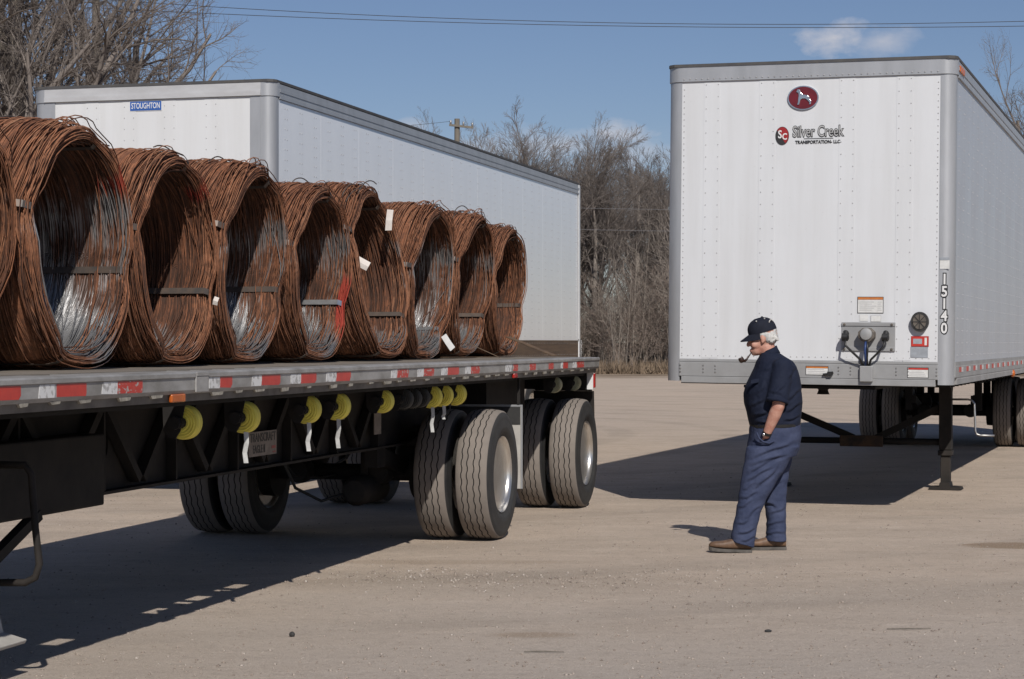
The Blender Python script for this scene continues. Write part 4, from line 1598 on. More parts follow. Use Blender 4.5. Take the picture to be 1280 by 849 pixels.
# tool box in front
mb = MB()
mb.box(-1.9, -0.62, -8.7, -5.76, 0.712, 1.08)
tb = mb.build('tool_box', 'black_frame', fb, bevel=0.01)
mb = MB()
for k in range(4):
    mb.bar((-0.60, -8.2 + k * 0.05, 0.72 + k * 0.0), (-0.60, -7.1 + k * 0.05, 1.24), 0.02, 0.03, up=(1, 0, 0))
    break
mb.build('diagonal_brace', 'frame_dust', fb)
# landing gear, wound up off the ground
for s in (1, -1):
    xx = CXF + s * 0.62
    yy = -7.0
    mb = MB()
    mb.box(xx - 0.06, xx + 0.06, yy - 0.06, yy + 0.06, 0.50, 0.711)
    mb.box(xx - 0.048, xx + 0.048, yy - 0.048, yy + 0.048, 0.22, 0.499)
    lg = mb.build('landing_leg', 'frame_dust', fb, bevel=0.005)
    mb = MB()
    mb.prism([(xx - 0.16, 0.165), (xx + 0.16, 0.165), (xx + 0.17, 0.185), (xx + 0.05, 0.215), (xx + 0.03, 0.30), (xx - 0.03, 0.30), (xx - 0.05, 0.215), (xx - 0.17, 0.185)], 'y', yy - 0.13, yy + 0.13)
    mb.build('foot', 'flap_light', lg, bevel=0.006)
    mb = MB()
    mb.bar((xx, yy + 0.05, 0.52), (xx, yy + 0.55, 0.72), 0.05, 0.05)
    mb.build('leg_brace', 'black_frame', fb)
mb = MB()
mb.tube([(-0.60, -7.1, 1.0), (-0.36, -7.1, 1.0), (-0.33, -7.1, 0.96), (-0.31, -7.1, 0.72), (-0.29, -7.1, 0.56), (-0.31, -7.1, 0.50), (-0.36, -7.1, 0.475), (-0.52, -7.1, 0.47)], 0.017, 8)
mb.build('crank_handle', 'frame_dust', fb, smooth=True)

# axles and suspension
for i, yy in enumerate((0.0, 3.14)):
    axle_set(fb, CXF, 1.285, yy, spin=0.4 + 0.8 * i)
    for s in (1, -1):
        xx = CXF + s * 0.46
        mb = MB()
        mb.box(xx - 0.05, xx + 0.05, yy - 0.85, yy - 0.65, 0.60, 0.882)
        mb.build('suspension_hanger', 'black_frame', fb)
        mb = MB()
        mb.lathe([(0.70, 0.10), (0.72, 0.14), (0.86, 0.14), (0.88, 0.1)], 'z', (xx, yy + 0.32, 0), 14)
        mb.build('air_spring', 'rubber', fb, smooth=40)
mb = MB()
mb.box(-2.1, -0.42, 1.1, 2.45, 0.92, 1.24)  # added box, hides the sunlit wheel behind so the gap stays dark
mb.build('gap_blocker', 'black_frame', fb)
# mud flap between the axles
mb = MB()
mb.box(-0.64, -0.03, 0.745, 0.753, 0.345, 1.03)
mf = mb.build('mud_flap', 'flap_light', fb)
mb = MB()
mb.box(-0.655, -0.015, 0.740, 0.744, 1.020, 1.036)
mb.box(-0.030, -0.015, 0.740, 0.744, 0.345, 1.0195)
mb.build('flap_frame', 'aluminium', mf)
mb = MB()
mb.box(-0.63, -0.035, 0.738, 0.744, 0.875, 1.018)  # dark strip across the flap top, standing in for the deck's shadow
mb.build('flap_shade', 'rubber', mf)
for xa in (-0.64, -0.06):
    mb = MB()
    mb.box(xa, xa + 0.02, 0.735, 0.76, 1.037, 1.26)
    mb.build('flap_hanger', 'black_frame', fb)
# rear bolster, lamp, rear flap and bumper
mb = MB()
mb.box(-2.44, -0.06, Y1 - 0.10, Y1 - 0.02, 1.10, 1.261)
mb.build('rear_bolster', 'black_frame', fb)
mb = MB()
mb.box(-0.058, 0.0, Y1 - 0.09, Y1 - 0.075, 1.10, 1.261)
mb.build('lamp_bracket', 'ink_white', fb)
mb = MB()
mb.box(-0.056, 0.012, Y1 - 0.07, Y1 - 0.01, 1.115, 1.255)
mb.build('tail_lamp', 'lamp_red', fb, bevel=0.008)
for s in (1, -1):
    mb = MB()
    xx = CXF + s * 0.93
    mb.prism([(Y1 + 0.10, 1.08), (Y1 + 0.106, 1.08), (Y1 + 0.16, 0.42), (Y1 + 0.15, 0.42)], 'x', xx - 0.3, xx + 0.3)
    mb.build('mud_flap', 'frame_dust', fb)
    mb = MB()
    mb.bar((xx, Y1 - 0.06, 1.14), (xx, Y1 + 0.11, 1.09), 0.56, 0.02)
    mb.build('flap_hanger', 'black_frame', fb)
# air tank and hoses
mb = MB()
mb.lathe([(-0.06, 0.03), (-0.045, 0.085), (0, 0.115), (0.5, 0.115), (0.56, 0.06)], 'y', (-1.02, -0.55, 0.40), 18)
mb.build('air_tank', 'frame_dust', fb, smooth=40)
mb = MB()
mb.box(-1.05, -0.99, -0.35, -0.31, 0.50, 0.75)
mb.build('tank_strap', 'black_frame', fb)
for pts in ([(-1.4, -1.2, 0.72), (-1.35, -1.0, 0.45), (-1.25, -0.7, 0.33), (-1.05, -0.52, 0.40)], [(-1.7, -0.6, 0.75), (-1.6, -0.35, 0.50), (-1.45, -0.15, 0.47), (-1.3, 0, 0.52)], [(-1.72, -0.2, 0.8), (-1.75, 0.5, 0.42), (-1.7, 1.2, 0.55), (-1.72, 1.9, 0.8)]):
    mb = MB()
    mb.tube(pts, 0.012, 6)
    mb.build('air_hose', 'rubber', fb, smooth=True)


# ---------------------------------------------------------------- wire coils
def coil_material():
    for name, core in (('rusty_wire', False), ('packed_wire', True)):
        t = NT(name)
        at = t.n('ShaderNodeAttribute', attribute_name='tint')
        sp = t.n('ShaderNodeAttribute', attribute_name='steel')
        pa = t.n('ShaderNodeAttribute', attribute_name='paint')
        n1 = t.noise(3.0, 5, 0.65)
        n2 = t.noise(24.0, 4, 0.7)
        tint = at.outputs['Fac']
        if core:
            # strands packed side by side: fine lines running round the coil
            ac = t.n('ShaderNodeAttribute', attribute_name='across')
            an = t.n('ShaderNodeAttribute', attribute_name='around')
            cb = t.n('ShaderNodeCombineXYZ')
            t.l(t.math('MULTIPLY', ac.outputs['Fac'], 130.0), cb.inputs[0])
            t.l(t.math('MULTIPLY', an.outputs['Fac'], 1.6), cb.inputs[1])
            ln = t.noise(1.0, 3, 0.6, cb.outputs[0])
            tint = t.math('ADD', t.ramp(ln, [(0.30, 0.0), (0.72, 0.85)]), at.outputs['Fac'])
            t.bump(ln, 0.9, 0.012)
        f = t.math('ADD', t.math('MULTIPLY', tint, 0.55), t.math('MULTIPLY', n1, 0.55))
        col = t.ramp(f, [(0.12, (0.026, 0.013, 0.009)), (0.30, (0.115, 0.045, 0.023)), (0.50, (0.26, 0.100, 0.047)), (0.70, (0.35, 0.148, 0.075)), (0.92, (0.42, 0.215, 0.125))])
        col = t.mix(t.ramp(n2, [(0.35, 0.6), (0.6, 0.0)]), col, (0.07, 0.035, 0.022))
        big = t.noise(1.6, 3, 0.5)
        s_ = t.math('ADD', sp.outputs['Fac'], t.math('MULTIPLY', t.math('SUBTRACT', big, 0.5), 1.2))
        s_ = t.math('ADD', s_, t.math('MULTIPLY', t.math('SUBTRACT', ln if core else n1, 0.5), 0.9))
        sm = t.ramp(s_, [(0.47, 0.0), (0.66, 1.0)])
        # bare grey rod; inside the eye its mask paints a sunlit bottom, shaded top
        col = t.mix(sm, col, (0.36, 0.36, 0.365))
        col = t.mix(pa.outputs['Fac'], col, (0.42, 0.035, 0.022))
        t.set(col, t.ramp(sm, [(0, 0.88), (1, 0.38)]), t.math('MULTIPLY', sm, 0.65))
        M[name] = t.mat


coil_material()


def coil(idx, label, y, D, L=1.22, xf=-0.68, steel=0.3, bands=(160, -16, 68, 250), paint=None, seed=1, wires=530, squash=0.96, lean=0.0, tilt=0.0, bright=()):
    """coil lying with its eye to the side; local x = eye axis (0 = near face, -L = far face), z up"""
    rs = np.random.RandomState(seed)
    Ro = D / 2
    Ri = Ro - 0.118
    root = thing('wire_coil', label, 'wire coil', (0, 0, 0), (0, 0, 0), 'rusty wire coils on the flatbed')
    SEG = 46
    th = np.linspace(0, 2 * np.pi, SEG, endpoint=False)
    brad = [R(b) for b in bands]
    wav = [0.008 + 0.022 * rs.rand(), 0.006 + 0.018 * rs.rand(), rs.rand() * 6.28, rs.rand() * 6.28]
    lean = lean + rs.normal(0, 0.08)

    def shape(a, r, t):
        """pinch under the bands, settle on the deck, squash"""
        g = np.zeros_like(t)
        for b in brad:
            d = np.angle(np.exp(1j * (t - b)))
            g = np.maximum(g, np.exp(-(d / 0.17) ** 2))
        mid = (Ro + Ri) / 2
        r = r + (mid - r) * np.where(r > mid, 0.16, 0.38) * g
        a = -L / 2 + (a + L / 2) * (1 - 0.05 * g)
        r = r * (1 + wav[0] * np.cos(2 * t + wav[2]) + wav[1] * np.cos(3 * t + wav[3]))
        yy = r * np.cos(t) * squash
        zz = r * np.sin(t)
        a = a + lean * zz
        low = np.maximum(0, -zz - Ro * 0.86)
        zz = zz + low * 0.45
        return np.stack([a, yy, zz], -1)

    zlow = Ro - (Ro - Ro * 0.86) * 0.45
    n_out, n_in, n_face, n_loose = int(wires * 0.38), int(wires * 0.34), int(wires * 0.22), int(wires * 0.06)
    a0, r0, inner = [], [], []
    for i in range(n_out):
        a = -L * rs.rand()
        e = min(1.0, max(0.0, (a + 0.20) / 0.20)) ** 2 + min(1.0, max(0.0, (-L + 0.20 - a) / 0.20)) ** 2
        a0.append(a)
        r0.append(Ro - 0.002 - 0.020 * rs.rand() ** 1.5 - 0.060 * e)
        inner.append(0)
    for i in range(n_in):
        a = -L * rs.rand()
        a0.append(a)
        r0.append(Ri + 0.024 * rs.rand() ** 1.3)
        inner.append(1)
    for i in range(n_face):
        q = rs.rand()
        rr = Ri + 0.008 + (Ro - Ri - 0.055) * q
        bulge = 0.05 * math.sin(q * math.pi)
        if rs.rand() < 0.8:
            a0.append(bulge - 0.03 - 0.05 * rs.rand())
        else:
            a0.append(-L - bulge + 0.03 + 0.05 * rs.rand())
        r0.append(rr)
        inner.append(0.4)
    for i in range(n_loose):
        a0.append(0.03 - 0.14 * rs.rand())
        r0.append(Ri + (Ro - Ri) * rs.rand())
        inner.append(0.2)
    a0, r0, inner = np.array(a0), np.array(r0), np.array(inner)
    N = len(a0)
    T = th[None, :] + rs.rand(N, 1) * 0.2
    loose = np.ones((N, 1))
    loose[-n_loose:] = 3.2
    ecc = rs.normal(0, 0.0065, (N, 1)) * loose * np.cos(T - rs.rand(N, 1) * 6.28)
    ecc = ecc + rs.normal(0, 0.0035, (N, 1)) * loose * np.cos(2 * T - rs.rand(N, 1) * 6.28) + rs.normal(0, 0.0008, (N, 1)) * np.cos(5 * T - rs.rand(N, 1) * 6.28)
    ax = rs.normal(0, 0.05, (N, 1)) * np.cos(T - rs.rand(N, 1) * 6.28) + rs.normal(0, 0.018, (N, 1)) * np.cos(2 * T - rs.rand(N, 1) * 6.28) + rs.normal(0, 0.004, (N, 1)) * np.cos(4 * T - rs.rand(N, 1) * 6.28)
    r = r0[:, None] + ecc
    r = np.minimum(r, Ro + 0.006)
    r = np.maximum(r, Ri - 0.015)
    a = a0[:, None] + ax
    a = np.clip(a, -L - 0.035, 0.045)
    # loose face wires sag into the eye at the bottom
    r[-n_loose:] -= 0.05 * np.clip(-np.sin(T[-n_loose:]), 0, 1) ** 2 * rs.rand(n_loose, 1)
    P = shape(a, r, T)
    ctr = P.mean(1, keepdims=True) * np.array([0, 0, 0])
    tang = np.roll(P, -1, 1) - np.roll(P, 1, 1)
    tang /= np.linalg.norm(tang, axis=2, keepdims=True)
    axv = np.array([1.0, 0, 0])[None, None]
    b1 = np.cross(tang, axv)
    b1 /= np.linalg.norm(b1, axis=2, keepdims=True)
    b2 = np.cross(tang, b1)
    wr = 0.0036
    n = 3
    ang = np.arange(n) * 2 * np.pi / n
    V = P[:, :, None, :] + (b1[:, :, None, :] * np.cos(ang)[None, None, :, None] + b2[:, :, None, :] * np.sin(ang)[None, None, :, None]) * wr
    idx = np.arange(N * SEG * n).reshape(N, SEG, n)
    A, B = idx, np.roll(idx, -1, 1)
    Fq = np.stack([A, np.roll(A, -1, 2), np.roll(B, -1, 2), B], -1).reshape(-1, 4)
    me = np_mesh('windings', V.reshape(-1, 3), Fq)
    tint = np.repeat((rs.rand(N) ** 1.1 * np.where(inner > 0.9, 0.55, 1.0) - np.where(inner > 0.9, 0.12, 0.0))[:, None], SEG * n, 1).ravel()  # wires inside the eye darkened, its shade painted in
    steel_lit = steel * (0.35 + 0.65 * inner)[:, None] + 0.22 * (rs.rand(N, 1) - 0.5) + 0.30 * np.clip(-np.sin(T) + 0.25, -1, 1) * inner[:, None]  # angle term paints sunlight low in the eye and shade above
    steel_lit = np.repeat(steel_lit[:, :, None], n, 2).ravel()
    pnt = np.zeros((N, SEG))
    for (tc_, tw, amin) in (paint or []):
        d = np.abs(np.angle(np.exp(1j * (T - R(tc_)))))
        pnt = np.maximum(pnt, ((d < R(tw) * (0.6 + 0.8 * rs.rand(N, 1))) & (a > amin) & (inner[:, None] < 0.9)) * 0.75)
    pnt = np.repeat(pnt[:, :, None], n, 2).ravel()
    for nm, arr in (('tint', tint), ('steel', steel_lit), ('paint', pnt)):
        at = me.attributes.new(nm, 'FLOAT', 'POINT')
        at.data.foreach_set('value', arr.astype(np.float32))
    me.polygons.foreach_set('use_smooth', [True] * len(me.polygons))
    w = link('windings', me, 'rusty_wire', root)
    tag(w, kind='stuff')
    # the tightly packed inside of the coil
    m = 0.016
    ctrl = [(-L + m + 0.01, Ro - m - 0.06), (-L + m + 0.05, Ro - m - 0.022), (-L + m + 0.16, Ro - m), (-m - 0.18, Ro - m), (-m - 0.07, Ro - m - 0.020), (-m - 0.02, Ro - m - 0.052), (-m - 0.012, Ri + m + 0.012), (-m - 0.03, Ri + m), (-L + m + 0.03, Ri + m), (-L + m + 0.012, Ri + m + 0.012)]
    NS = 96
    tt = np.linspace(0, 2 * np.pi, NS, endpoint=False)
    vs, fs, acr, aro, core_steel_lit = [], [], [], [], []
    dist = 0.0
    prev = ctrl[0]
    wob1, wob2 = rs.rand(2) * 6.28
    for (aa, rr) in ctrl:
        dist += math.hypot(aa - prev[0], rr - prev[1])
        prev = (aa, rr)
        vs.append(shape(np.full(NS, aa), rr + 0.004 * np.sin(3 * tt + wob1) + 0.003 * np.sin(7 * tt + wob2), tt))
        acr.append(dist + 0.05 * np.sin(tt + wob1) + 0.018 * np.sin(2 * tt + wob2) + seed)
        aro.append(tt)
        core_steel_lit.append(steel * (1.0 if rr < Ri + m + 0.01 else 0.35) + (0.30 * np.clip(-np.sin(tt) + 0.25, -1, 1) if rr < Ri + m + 0.01 else 0.0) + np.zeros(NS))  # same painted sunlit bottom and shaded top on the core's inner face
    vs = np.concatenate(vs)
    K = len(ctrl)
    for i in range(K):
        j = (i + 1) % K
        for q in range(NS):
            fs.append((i * NS + q, i * NS + (q + 1) % NS, j * NS + (q + 1) % NS, j * NS + q))
    cm = np_mesh('packed_windings', vs, np.array(fs))
    for nm, v_ in (('tint', np.concatenate([np.full(NS, -0.40 if rr < Ri + m + 0.014 else 0.0) for aa, rr in ctrl])), ('steel', np.concatenate(core_steel_lit)), ('paint', np.zeros(len(vs))), ('across', np.concatenate(acr)), ('around', np.concatenate(aro))):  # negative tint on the inner face: the eye's shade put into the colour
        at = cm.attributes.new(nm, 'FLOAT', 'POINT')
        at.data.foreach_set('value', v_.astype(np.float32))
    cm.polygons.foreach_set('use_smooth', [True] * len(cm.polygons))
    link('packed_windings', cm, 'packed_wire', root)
    # steel bands through the eye
    for bi, b in enumerate(brad):
        mid = (Ro + Ri) / 2
        ro_ = mid + (Ro - mid) * 0.84 + 0.010
        ri_ = mid - (mid - Ri) * 0.62 - 0.012
        l0, l1 = -L * 0.95 - 0.05, 0.0 + 0.005
        path = [(l0 + 0.06, ro_), (l1 - 0.07, ro_), (l1 - 0.02, ro_ - 0.02), (l1 + 0.008, ro_ - 0.055), (l1 + 0.008, ri_ + 0.03), (l1 - 0.015, ri_), (l0 + 0.02, ri_), (l0 - 0.01, ri_ + 0.03), (l0 - 0.01, ro_ - 0.05), (l0 + 0.02, ro_ - 0.01)]
        bb = MB()
        hw = 0.018
        rings = []
        for (aa, rr) in path + path[:1]:
            ring = []
            for (du, dr) in ((-hw, 0.0), (hw, 0.0), (hw, 0.003), (-hw, 0.003)):
                rx = rr + (dr if rr > mid else -dr)
                yy = (rx * math.cos(b) - du * math.sin(b)) * squash
                zz = rx * math.sin(b) + du * math.cos(b)
                lo = max(0, -zz - Ro * 0.86)
                ring.append((aa + lean * zz, yy, zz + lo * 0.45))
            rings.append(ring)
        bb.loft(rings, caps=False)
        bb.build('steel_band', 'band_bright' if bi in bright else 'band_steel', root)
    # a few sprung wire ends
    for k in range(4):
        t0 = R(rs.uniform(35, 130))
        ln = rs.uniform(0.25, 0.6)
        pts = []
        a_ = -rs.uniform(0.02, 0.5)
        hop = rs.uniform(0.008, 0.04)
        for q in range(9):
            t_ = t0 - ln * q / 8
            rr = Ro + hop * math.sin(math.pi * q / 8) ** 0.8 + (0.012 * q / 8 if k % 2 else 0.0)
            pts.append((a_ + 0.05 * q / 8, rr * math.cos(t_) * squash, rr * math.sin(t_)))
        bb = MB()
        bb.tube(pts, 0.0042, 5)
        bb.build('wire_end', 'band_steel', root, smooth=True)
    # place on the deck
    c, s = math.cos(-FB_TH), math.sin(-FB_TH)
    root.location = (-0.081 + xf * c - y * s, 15.74 + xf * s + y * c, DECK + zlow + 0.006)
    root.rotation_euler = (tilt, 0, -FB_TH)
    return root


def paper(root, p, w, h, rx, mat='paper_tag', rz=0.0):
    mb = MB()
    mb.add([(-w / 2, 0, -h), (w / 2, 0.004, -h * 0.96), (w / 2, -0.006, -h * 0.5), (w / 2, 0, 0), (-w / 2, 0, 0), (-w / 2, -0.008, -h * 0.5)], [(0, 1, 2, 5), (5, 2, 3, 4)])
    o = mb.build('paper_tag', mat, root, loc=p, rot=(0, rx, rz))
    sd = o.modifiers.new('thickness', 'SOLIDIFY')
    sd.thickness = 0.0015
    return o


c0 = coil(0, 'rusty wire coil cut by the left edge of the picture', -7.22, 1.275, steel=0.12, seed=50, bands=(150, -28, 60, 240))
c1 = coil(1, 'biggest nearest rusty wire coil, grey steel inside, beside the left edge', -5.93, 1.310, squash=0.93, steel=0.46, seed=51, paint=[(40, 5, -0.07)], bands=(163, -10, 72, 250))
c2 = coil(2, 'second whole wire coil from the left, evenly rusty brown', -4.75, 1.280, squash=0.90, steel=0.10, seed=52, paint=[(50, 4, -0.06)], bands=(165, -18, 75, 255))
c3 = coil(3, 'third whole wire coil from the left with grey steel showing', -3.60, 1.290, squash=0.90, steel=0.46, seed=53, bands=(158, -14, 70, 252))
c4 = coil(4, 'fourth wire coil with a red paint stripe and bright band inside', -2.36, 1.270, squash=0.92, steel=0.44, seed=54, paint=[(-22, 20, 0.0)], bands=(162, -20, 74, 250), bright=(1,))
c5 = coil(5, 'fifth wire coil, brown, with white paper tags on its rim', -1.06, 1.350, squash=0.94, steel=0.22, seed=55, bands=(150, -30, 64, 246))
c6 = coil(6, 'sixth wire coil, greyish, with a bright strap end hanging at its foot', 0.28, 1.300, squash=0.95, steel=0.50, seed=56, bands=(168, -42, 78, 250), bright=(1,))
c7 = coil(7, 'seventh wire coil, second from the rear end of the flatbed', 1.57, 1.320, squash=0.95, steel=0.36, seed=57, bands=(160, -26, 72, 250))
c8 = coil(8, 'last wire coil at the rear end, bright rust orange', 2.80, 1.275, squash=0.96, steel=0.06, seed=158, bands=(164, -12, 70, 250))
paper(c1, (-0.02, -0.36, 0.42), 0.035, 0.09, 0.2)
paper(c5, (0.03, 0.22, 0.50), 0.05, 0.16, 0.1)
paper(c5, (0.04, -0.42, 0.10), 0.10, 0.07, 0.5, rz=0.3)
paper(c6, (0.05, 0.25, -0.42), 0.05, 0.14, -0.6, mat='ink_white')
paper(c2, (0.03, 0.55, -0.2), 0.03, 0.05, 0.3)

# strap running from the last coil to the deck edge
def deck_pt(x, y, z):
    c, s = math.cos(-FB_TH), math.sin(-FB_TH)
    return (-0.081 + x * c - y * s, 15.74 + x * s + y * c, z)


mb = MB()
mb.bar(deck_pt(-0.62, 2.62, 1.60), deck_pt(-0.10, 2.25, DECK + 0.02), 0.065, 0.006)
tag(mb.build('tie_strap', 'brown_plank'), 'brown webbing strap slanting from the last coil down to the deck', 'strap')
mb = MB()
mb.bar(deck_pt(-0.55, 0.85, 1.56), deck_pt(-0.25, 0.9, DECK + 0.012), 0.03, 0.005)
mb.bar(deck_pt(-0.55, 0.2, 1.43), deck_pt(-0.25, 0.9, DECK + 0.016), 0.03, 0.005)
tag(mb.build('loose_strap', 'brown_plank'), 'loose brown strap on the deck below the sixth and seventh coils', 'strap')

# ---------------------------------------------------------------- the man
U = 1.0 / 168.9


def q(px, py, y=0.0):
    """figure drawing grid -> metres: x forward is negative (he faces left), z up from the soles"""
    return Vector(((px - 940) * U, y, (693 - py) * U))


pmat('skin', (0.58, 0.33, 0.25), (0.47, 0.21, 0.155), 26, 0.55, 0.0, 0.1, lo=0.35, hi=0.7)
pmat('shirt_navy', (0.0075, 0.0115, 0.029), (0.013, 0.018, 0.038), 7, 0.85, 0.0, 0.5, spec=0.25, dist=0.012)
pmat('trouser_blue', (0.034, 0.045, 0.092), (0.055, 0.068, 0.126), 9, 0.85, 0.0, 0.5, spec=0.25, dist=0.012)
pmat('cap_navy', (0.010, 0.012, 0.022), (0.014, 0.017, 0.029), 40, 0.85, spec=0.25)
pmat('hair_white', (0.62, 0.61, 0.59), (0.42, 0.41, 0.40), 60, 0.7, 0.0, 0.6, stretch=(1, 1, 0.4))
pmat('shoe_brown', (0.19, 0.11, 0.065), (0.10, 0.058, 0.036), 18, 0.6, 0.0, 0.3)
pmat('shoe_sole', (0.12, 0.11, 0.10), (0.07, 0.064, 0.058), 18, 0.85)
pmat('pipe_wood', (0.045, 0.022, 0.014), (0.03, 0.015, 0.01), 18, 0.35)
pmat('belt_black', (0.012, 0.012, 0.013), (0.018, 0.018, 0.018), 18, 0.5)

MX, MY = 1.776, 14.85
man = thing('person', 'person in navy shirt, blue trousers and cap walking with a hand in the pocket', 'person', (MX, MY, 0.0))


def ering(c, hx, hy, n=20, tilt=0.0, pw=2.0):
    out = []
    for k in range(n):
        t = 2 * math.pi * k / n
        cx_, sy_ = math.cos(t), math.sin(t)
        x = hx * math.copysign(abs(cx_) ** (2 / pw), cx_)
        y = hy * math.copysign(abs(sy_) ** (2 / pw), sy_)
        out.append((c[0] + x * math.cos(tilt), c[1] + y, c[2] + x * math.sin(tilt)))
    return out


def remesh(mb, name, voxel, smooth=6, fn=None, sub=0):
    me = mb.mesh(name)
    o = bpy.data.objects.new(name, me)
    C.objects.link(o)
    md = o.modifiers.new('r', 'REMESH')
    md.mode = 'VOXEL'
    md.voxel_size = voxel
    sm = o.modifiers.new('s', 'SMOOTH')
    sm.factor = 0.5
    sm.iterations = smooth
    dg = bpy.context.evaluated_depsgraph_get()
    m2 = bpy.data.meshes.new_from_object(o.evaluated_get(dg))
    bpy.data.objects.remove(o)
    m2.name = name
    if fn is not None:
        n = len(m2.vertices)
        co = np.empty(n * 3, np.float32)
        nr = np.empty(n * 3, np.float32)
        m2.vertices.foreach_get('co', co)
        m2.vertices.foreach_get('normal', nr)
        co = co.reshape(-1, 3)
        nr = nr.reshape(-1, 3)
        co = co + nr * fn(co)[:, None]
        m2.vertices.foreach_set('co', co.astype(np.float32).ravel())
        m2.update()
    m2.materials.clear()
    m2.polygons.foreach_set('use_smooth', [True] * len(m2.polygons))
    return m2


def limb(mb, pts, n=14):
    """pts: (Vector, radius) chain with round ends"""
    mb.tube([p for p, r in pts], [r for p, r in pts], n)
    for p, r in pts:
        mb.ellipsoid(p, (r, r, r), 12, 8)


# ---- body: head, neck, trunk, arms, hands, legs as one continuous surface
mb = MB()
ht = Matrix.Rotation(R(-14), 3, 'Y')        # head bowed forward
hc = q(956.5, 421)
mb.ellipsoid(hc, (0.098, 0.077, 0.108), 20, 14, ht)                    # skull
mb.ellipsoid(q(948.5, 431), (0.062, 0.060, 0.085), 18, 12, ht)          # face
mb.ellipsoid(q(947.0, 441), (0.042, 0.046, 0.042), 16, 10)              # jaw
mb.ellipsoid(q(943.5, 445.5), (0.018, 0.024, 0.018), 12, 8)             # chin
mb.ellipsoid(q(939.6, 425.5), (0.018, 0.045, 0.014), 12, 8)             # brow
mb.tube([q(938.5, 427), q(937.0, 431.5), q(935.9, 434.6)], [0.009, 0.012, 0.016], 10)   # nose
mb.ellipsoid(q(936.3, 435), (0.015, 0.017, 0.013), 10, 8)
mb.ellipsoid(q(940.0, 441), (0.014, 0.026, 0.008), 10, 6)               # lips
mb.ellipsoid(q(940.3, 443), (0.013, 0.024, 0.008), 10, 6)
for s in (-1, 1):
    mb.ellipsoid(q(943.5, 434, s * 0.043), (0.028, 0.018, 0.028), 10, 8)  # cheeks
    er = Matrix.Rotation(R(-10), 3, 'Y')
    mb.ellipsoid(q(953.0, 426.5, s * 0.077), (0.020, 0.011, 0.034), 12, 8, er)   # ears
    mb.ellipsoid(q(952.5, 430.5, s * 0.076), (0.012, 0.011, 0.014), 10, 6)
limb(mb, [(q(958, 436), 0.062), (q(964, 448), 0.066), (q(970, 458), 0.075)])
rings = []
for (xf_, xb_, py, hw) in ((955, 982, 452, 0.13), (948, 992, 460, 0.19), (942, 997, 476, 0.205), (936, 999, 494, 0.21), (937, 999, 512, 0.205), (940, 998, 532, 0.195), (941, 997, 552, 0.18), (946, 992, 566, 0.15)):
    rings.append(ering(q((xf_ + xb_) / 2, py), (xb_ - xf_) / 2 * U, hw, 20, 0, 2.3))
mb.loft(rings)
for s in (-1, 1):
    sh, el_, wr_, ha = q(974, 462, s * 0.205), q(968.5, 509, s * 0.262), q(954.5, 546, s * 0.198), q(953.5, 564, s * 0.132)
    limb(mb, [(sh, 0.062), (sh.lerp(el_, 0.5), 0.054), (el_, 0.046)])
    limb(mb, [(el_, 0.046), (el_.lerp(wr_, 0.3), 0.047), (el_.lerp(wr_, 0.75), 0.037), (wr_, 0.030)])
    mb.ellipsoid(ha, (0.024, 0.036, 0.05), 12, 8, Matrix.Rotation(R(18), 3, 'Y'))
    d = (ha - wr_).normalized()
    for k, ln in enumerate((0.072, 0.082, 0.077, 0.062)):
        b0 = ha + d * 0.03 + Vector((0.014 - 0.009 * k, 0, 0)) + Vector((0, s * (0.012 - 0.008 * k), 0))
        limb(mb, [(b0, 0.0095), (b0 + d * ln * 0.5 + Vector((-0.004, 0, 0)), 0.009), (b0 + d * ln + Vector((-0.014, 0, 0)), 0.008)], 8)
    tb0 = wr_ + d * 0.02 + Vector((-0.010, -s * 0.010, 0))
    limb(mb, [(tb0, 0.013), (tb0 + Vector((-0.010, -s * 0.022, -0.034)), 0.0115), (tb0 + Vector((-0.014, -s * 0.036, -0.064)), 0.0095)], 8)
limb(mb, [(q(965, 556, -0.09), 0.085), (q(947, 605, -0.098), 0.052), (q(937, 640, -0.098), 0.046), (q(929, 680, -0.098), 0.038)])
limb(mb, [(q(976, 556, 0.09), 0.080), (q(971.5, 610, 0.096), 0.050), (q(971.8, 645, 0.096), 0.044), (q(971, 682, 0.096), 0.038)])
body = link('body', remesh(mb, 'body', 0.0075, 3), 'skin', man, smooth=True)
for s in (-1, 1):
    mb = MB()
    mb.ellipsoid(q(941.6, 429.6, s * 0.031), (0.0105, 0.0105, 0.0085), 12, 8)
    mb.build('eye', 'hub_dark', body, smooth=True)
    mb = MB()
    mb.tube([q(938.6, 426.6, s * 0.012), q(939.2, 425.6, s * 0.032), q(941.5, 426.4, s * 0.05)], [0.005, 0.0065, 0.004], 6)
    mb.build('eyebrow', 'hair_white', body, smooth=True)

# ---- hair round the back of the head
mb = MB()
hr = np.random.RandomState(3)
for s in (-1, 1):
    mb.ellipsoid(q(962, 424.5, s * 0.048), (0.060, 0.036, 0.050), 14, 10)
    mb.ellipsoid(q(954.5, 421.5, s * 0.069), (0.036, 0.016, 0.026), 12, 8)
    mb.ellipsoid(q(948.5, 425, s * 0.067), (0.012, 0.010, 0.026), 10, 8)
    for k in range(16):
        mb.ellipsoid(q(hr.uniform(957, 971), hr.uniform(419, 431), s * hr.uniform(0.03, 0.072)), (0.020, 0.014, 0.016), 8, 6)
mb.ellipsoid(q(967, 424), (0.040, 0.055, 0.052), 14, 10)
mb.ellipsoid(q(966, 416.5), (0.038, 0.060, 0.034), 14, 10)


def tuft(co):
    return 0.004 * np.sin(co[:, 2] * 260 + 7 * np.sin(co[:, 0] * 90)) * np.sin(co[:, 1] * 190)


link('hair', remesh(mb, 'hair', 0.006, 2, tuft), 'hair_white', man, smooth=True)

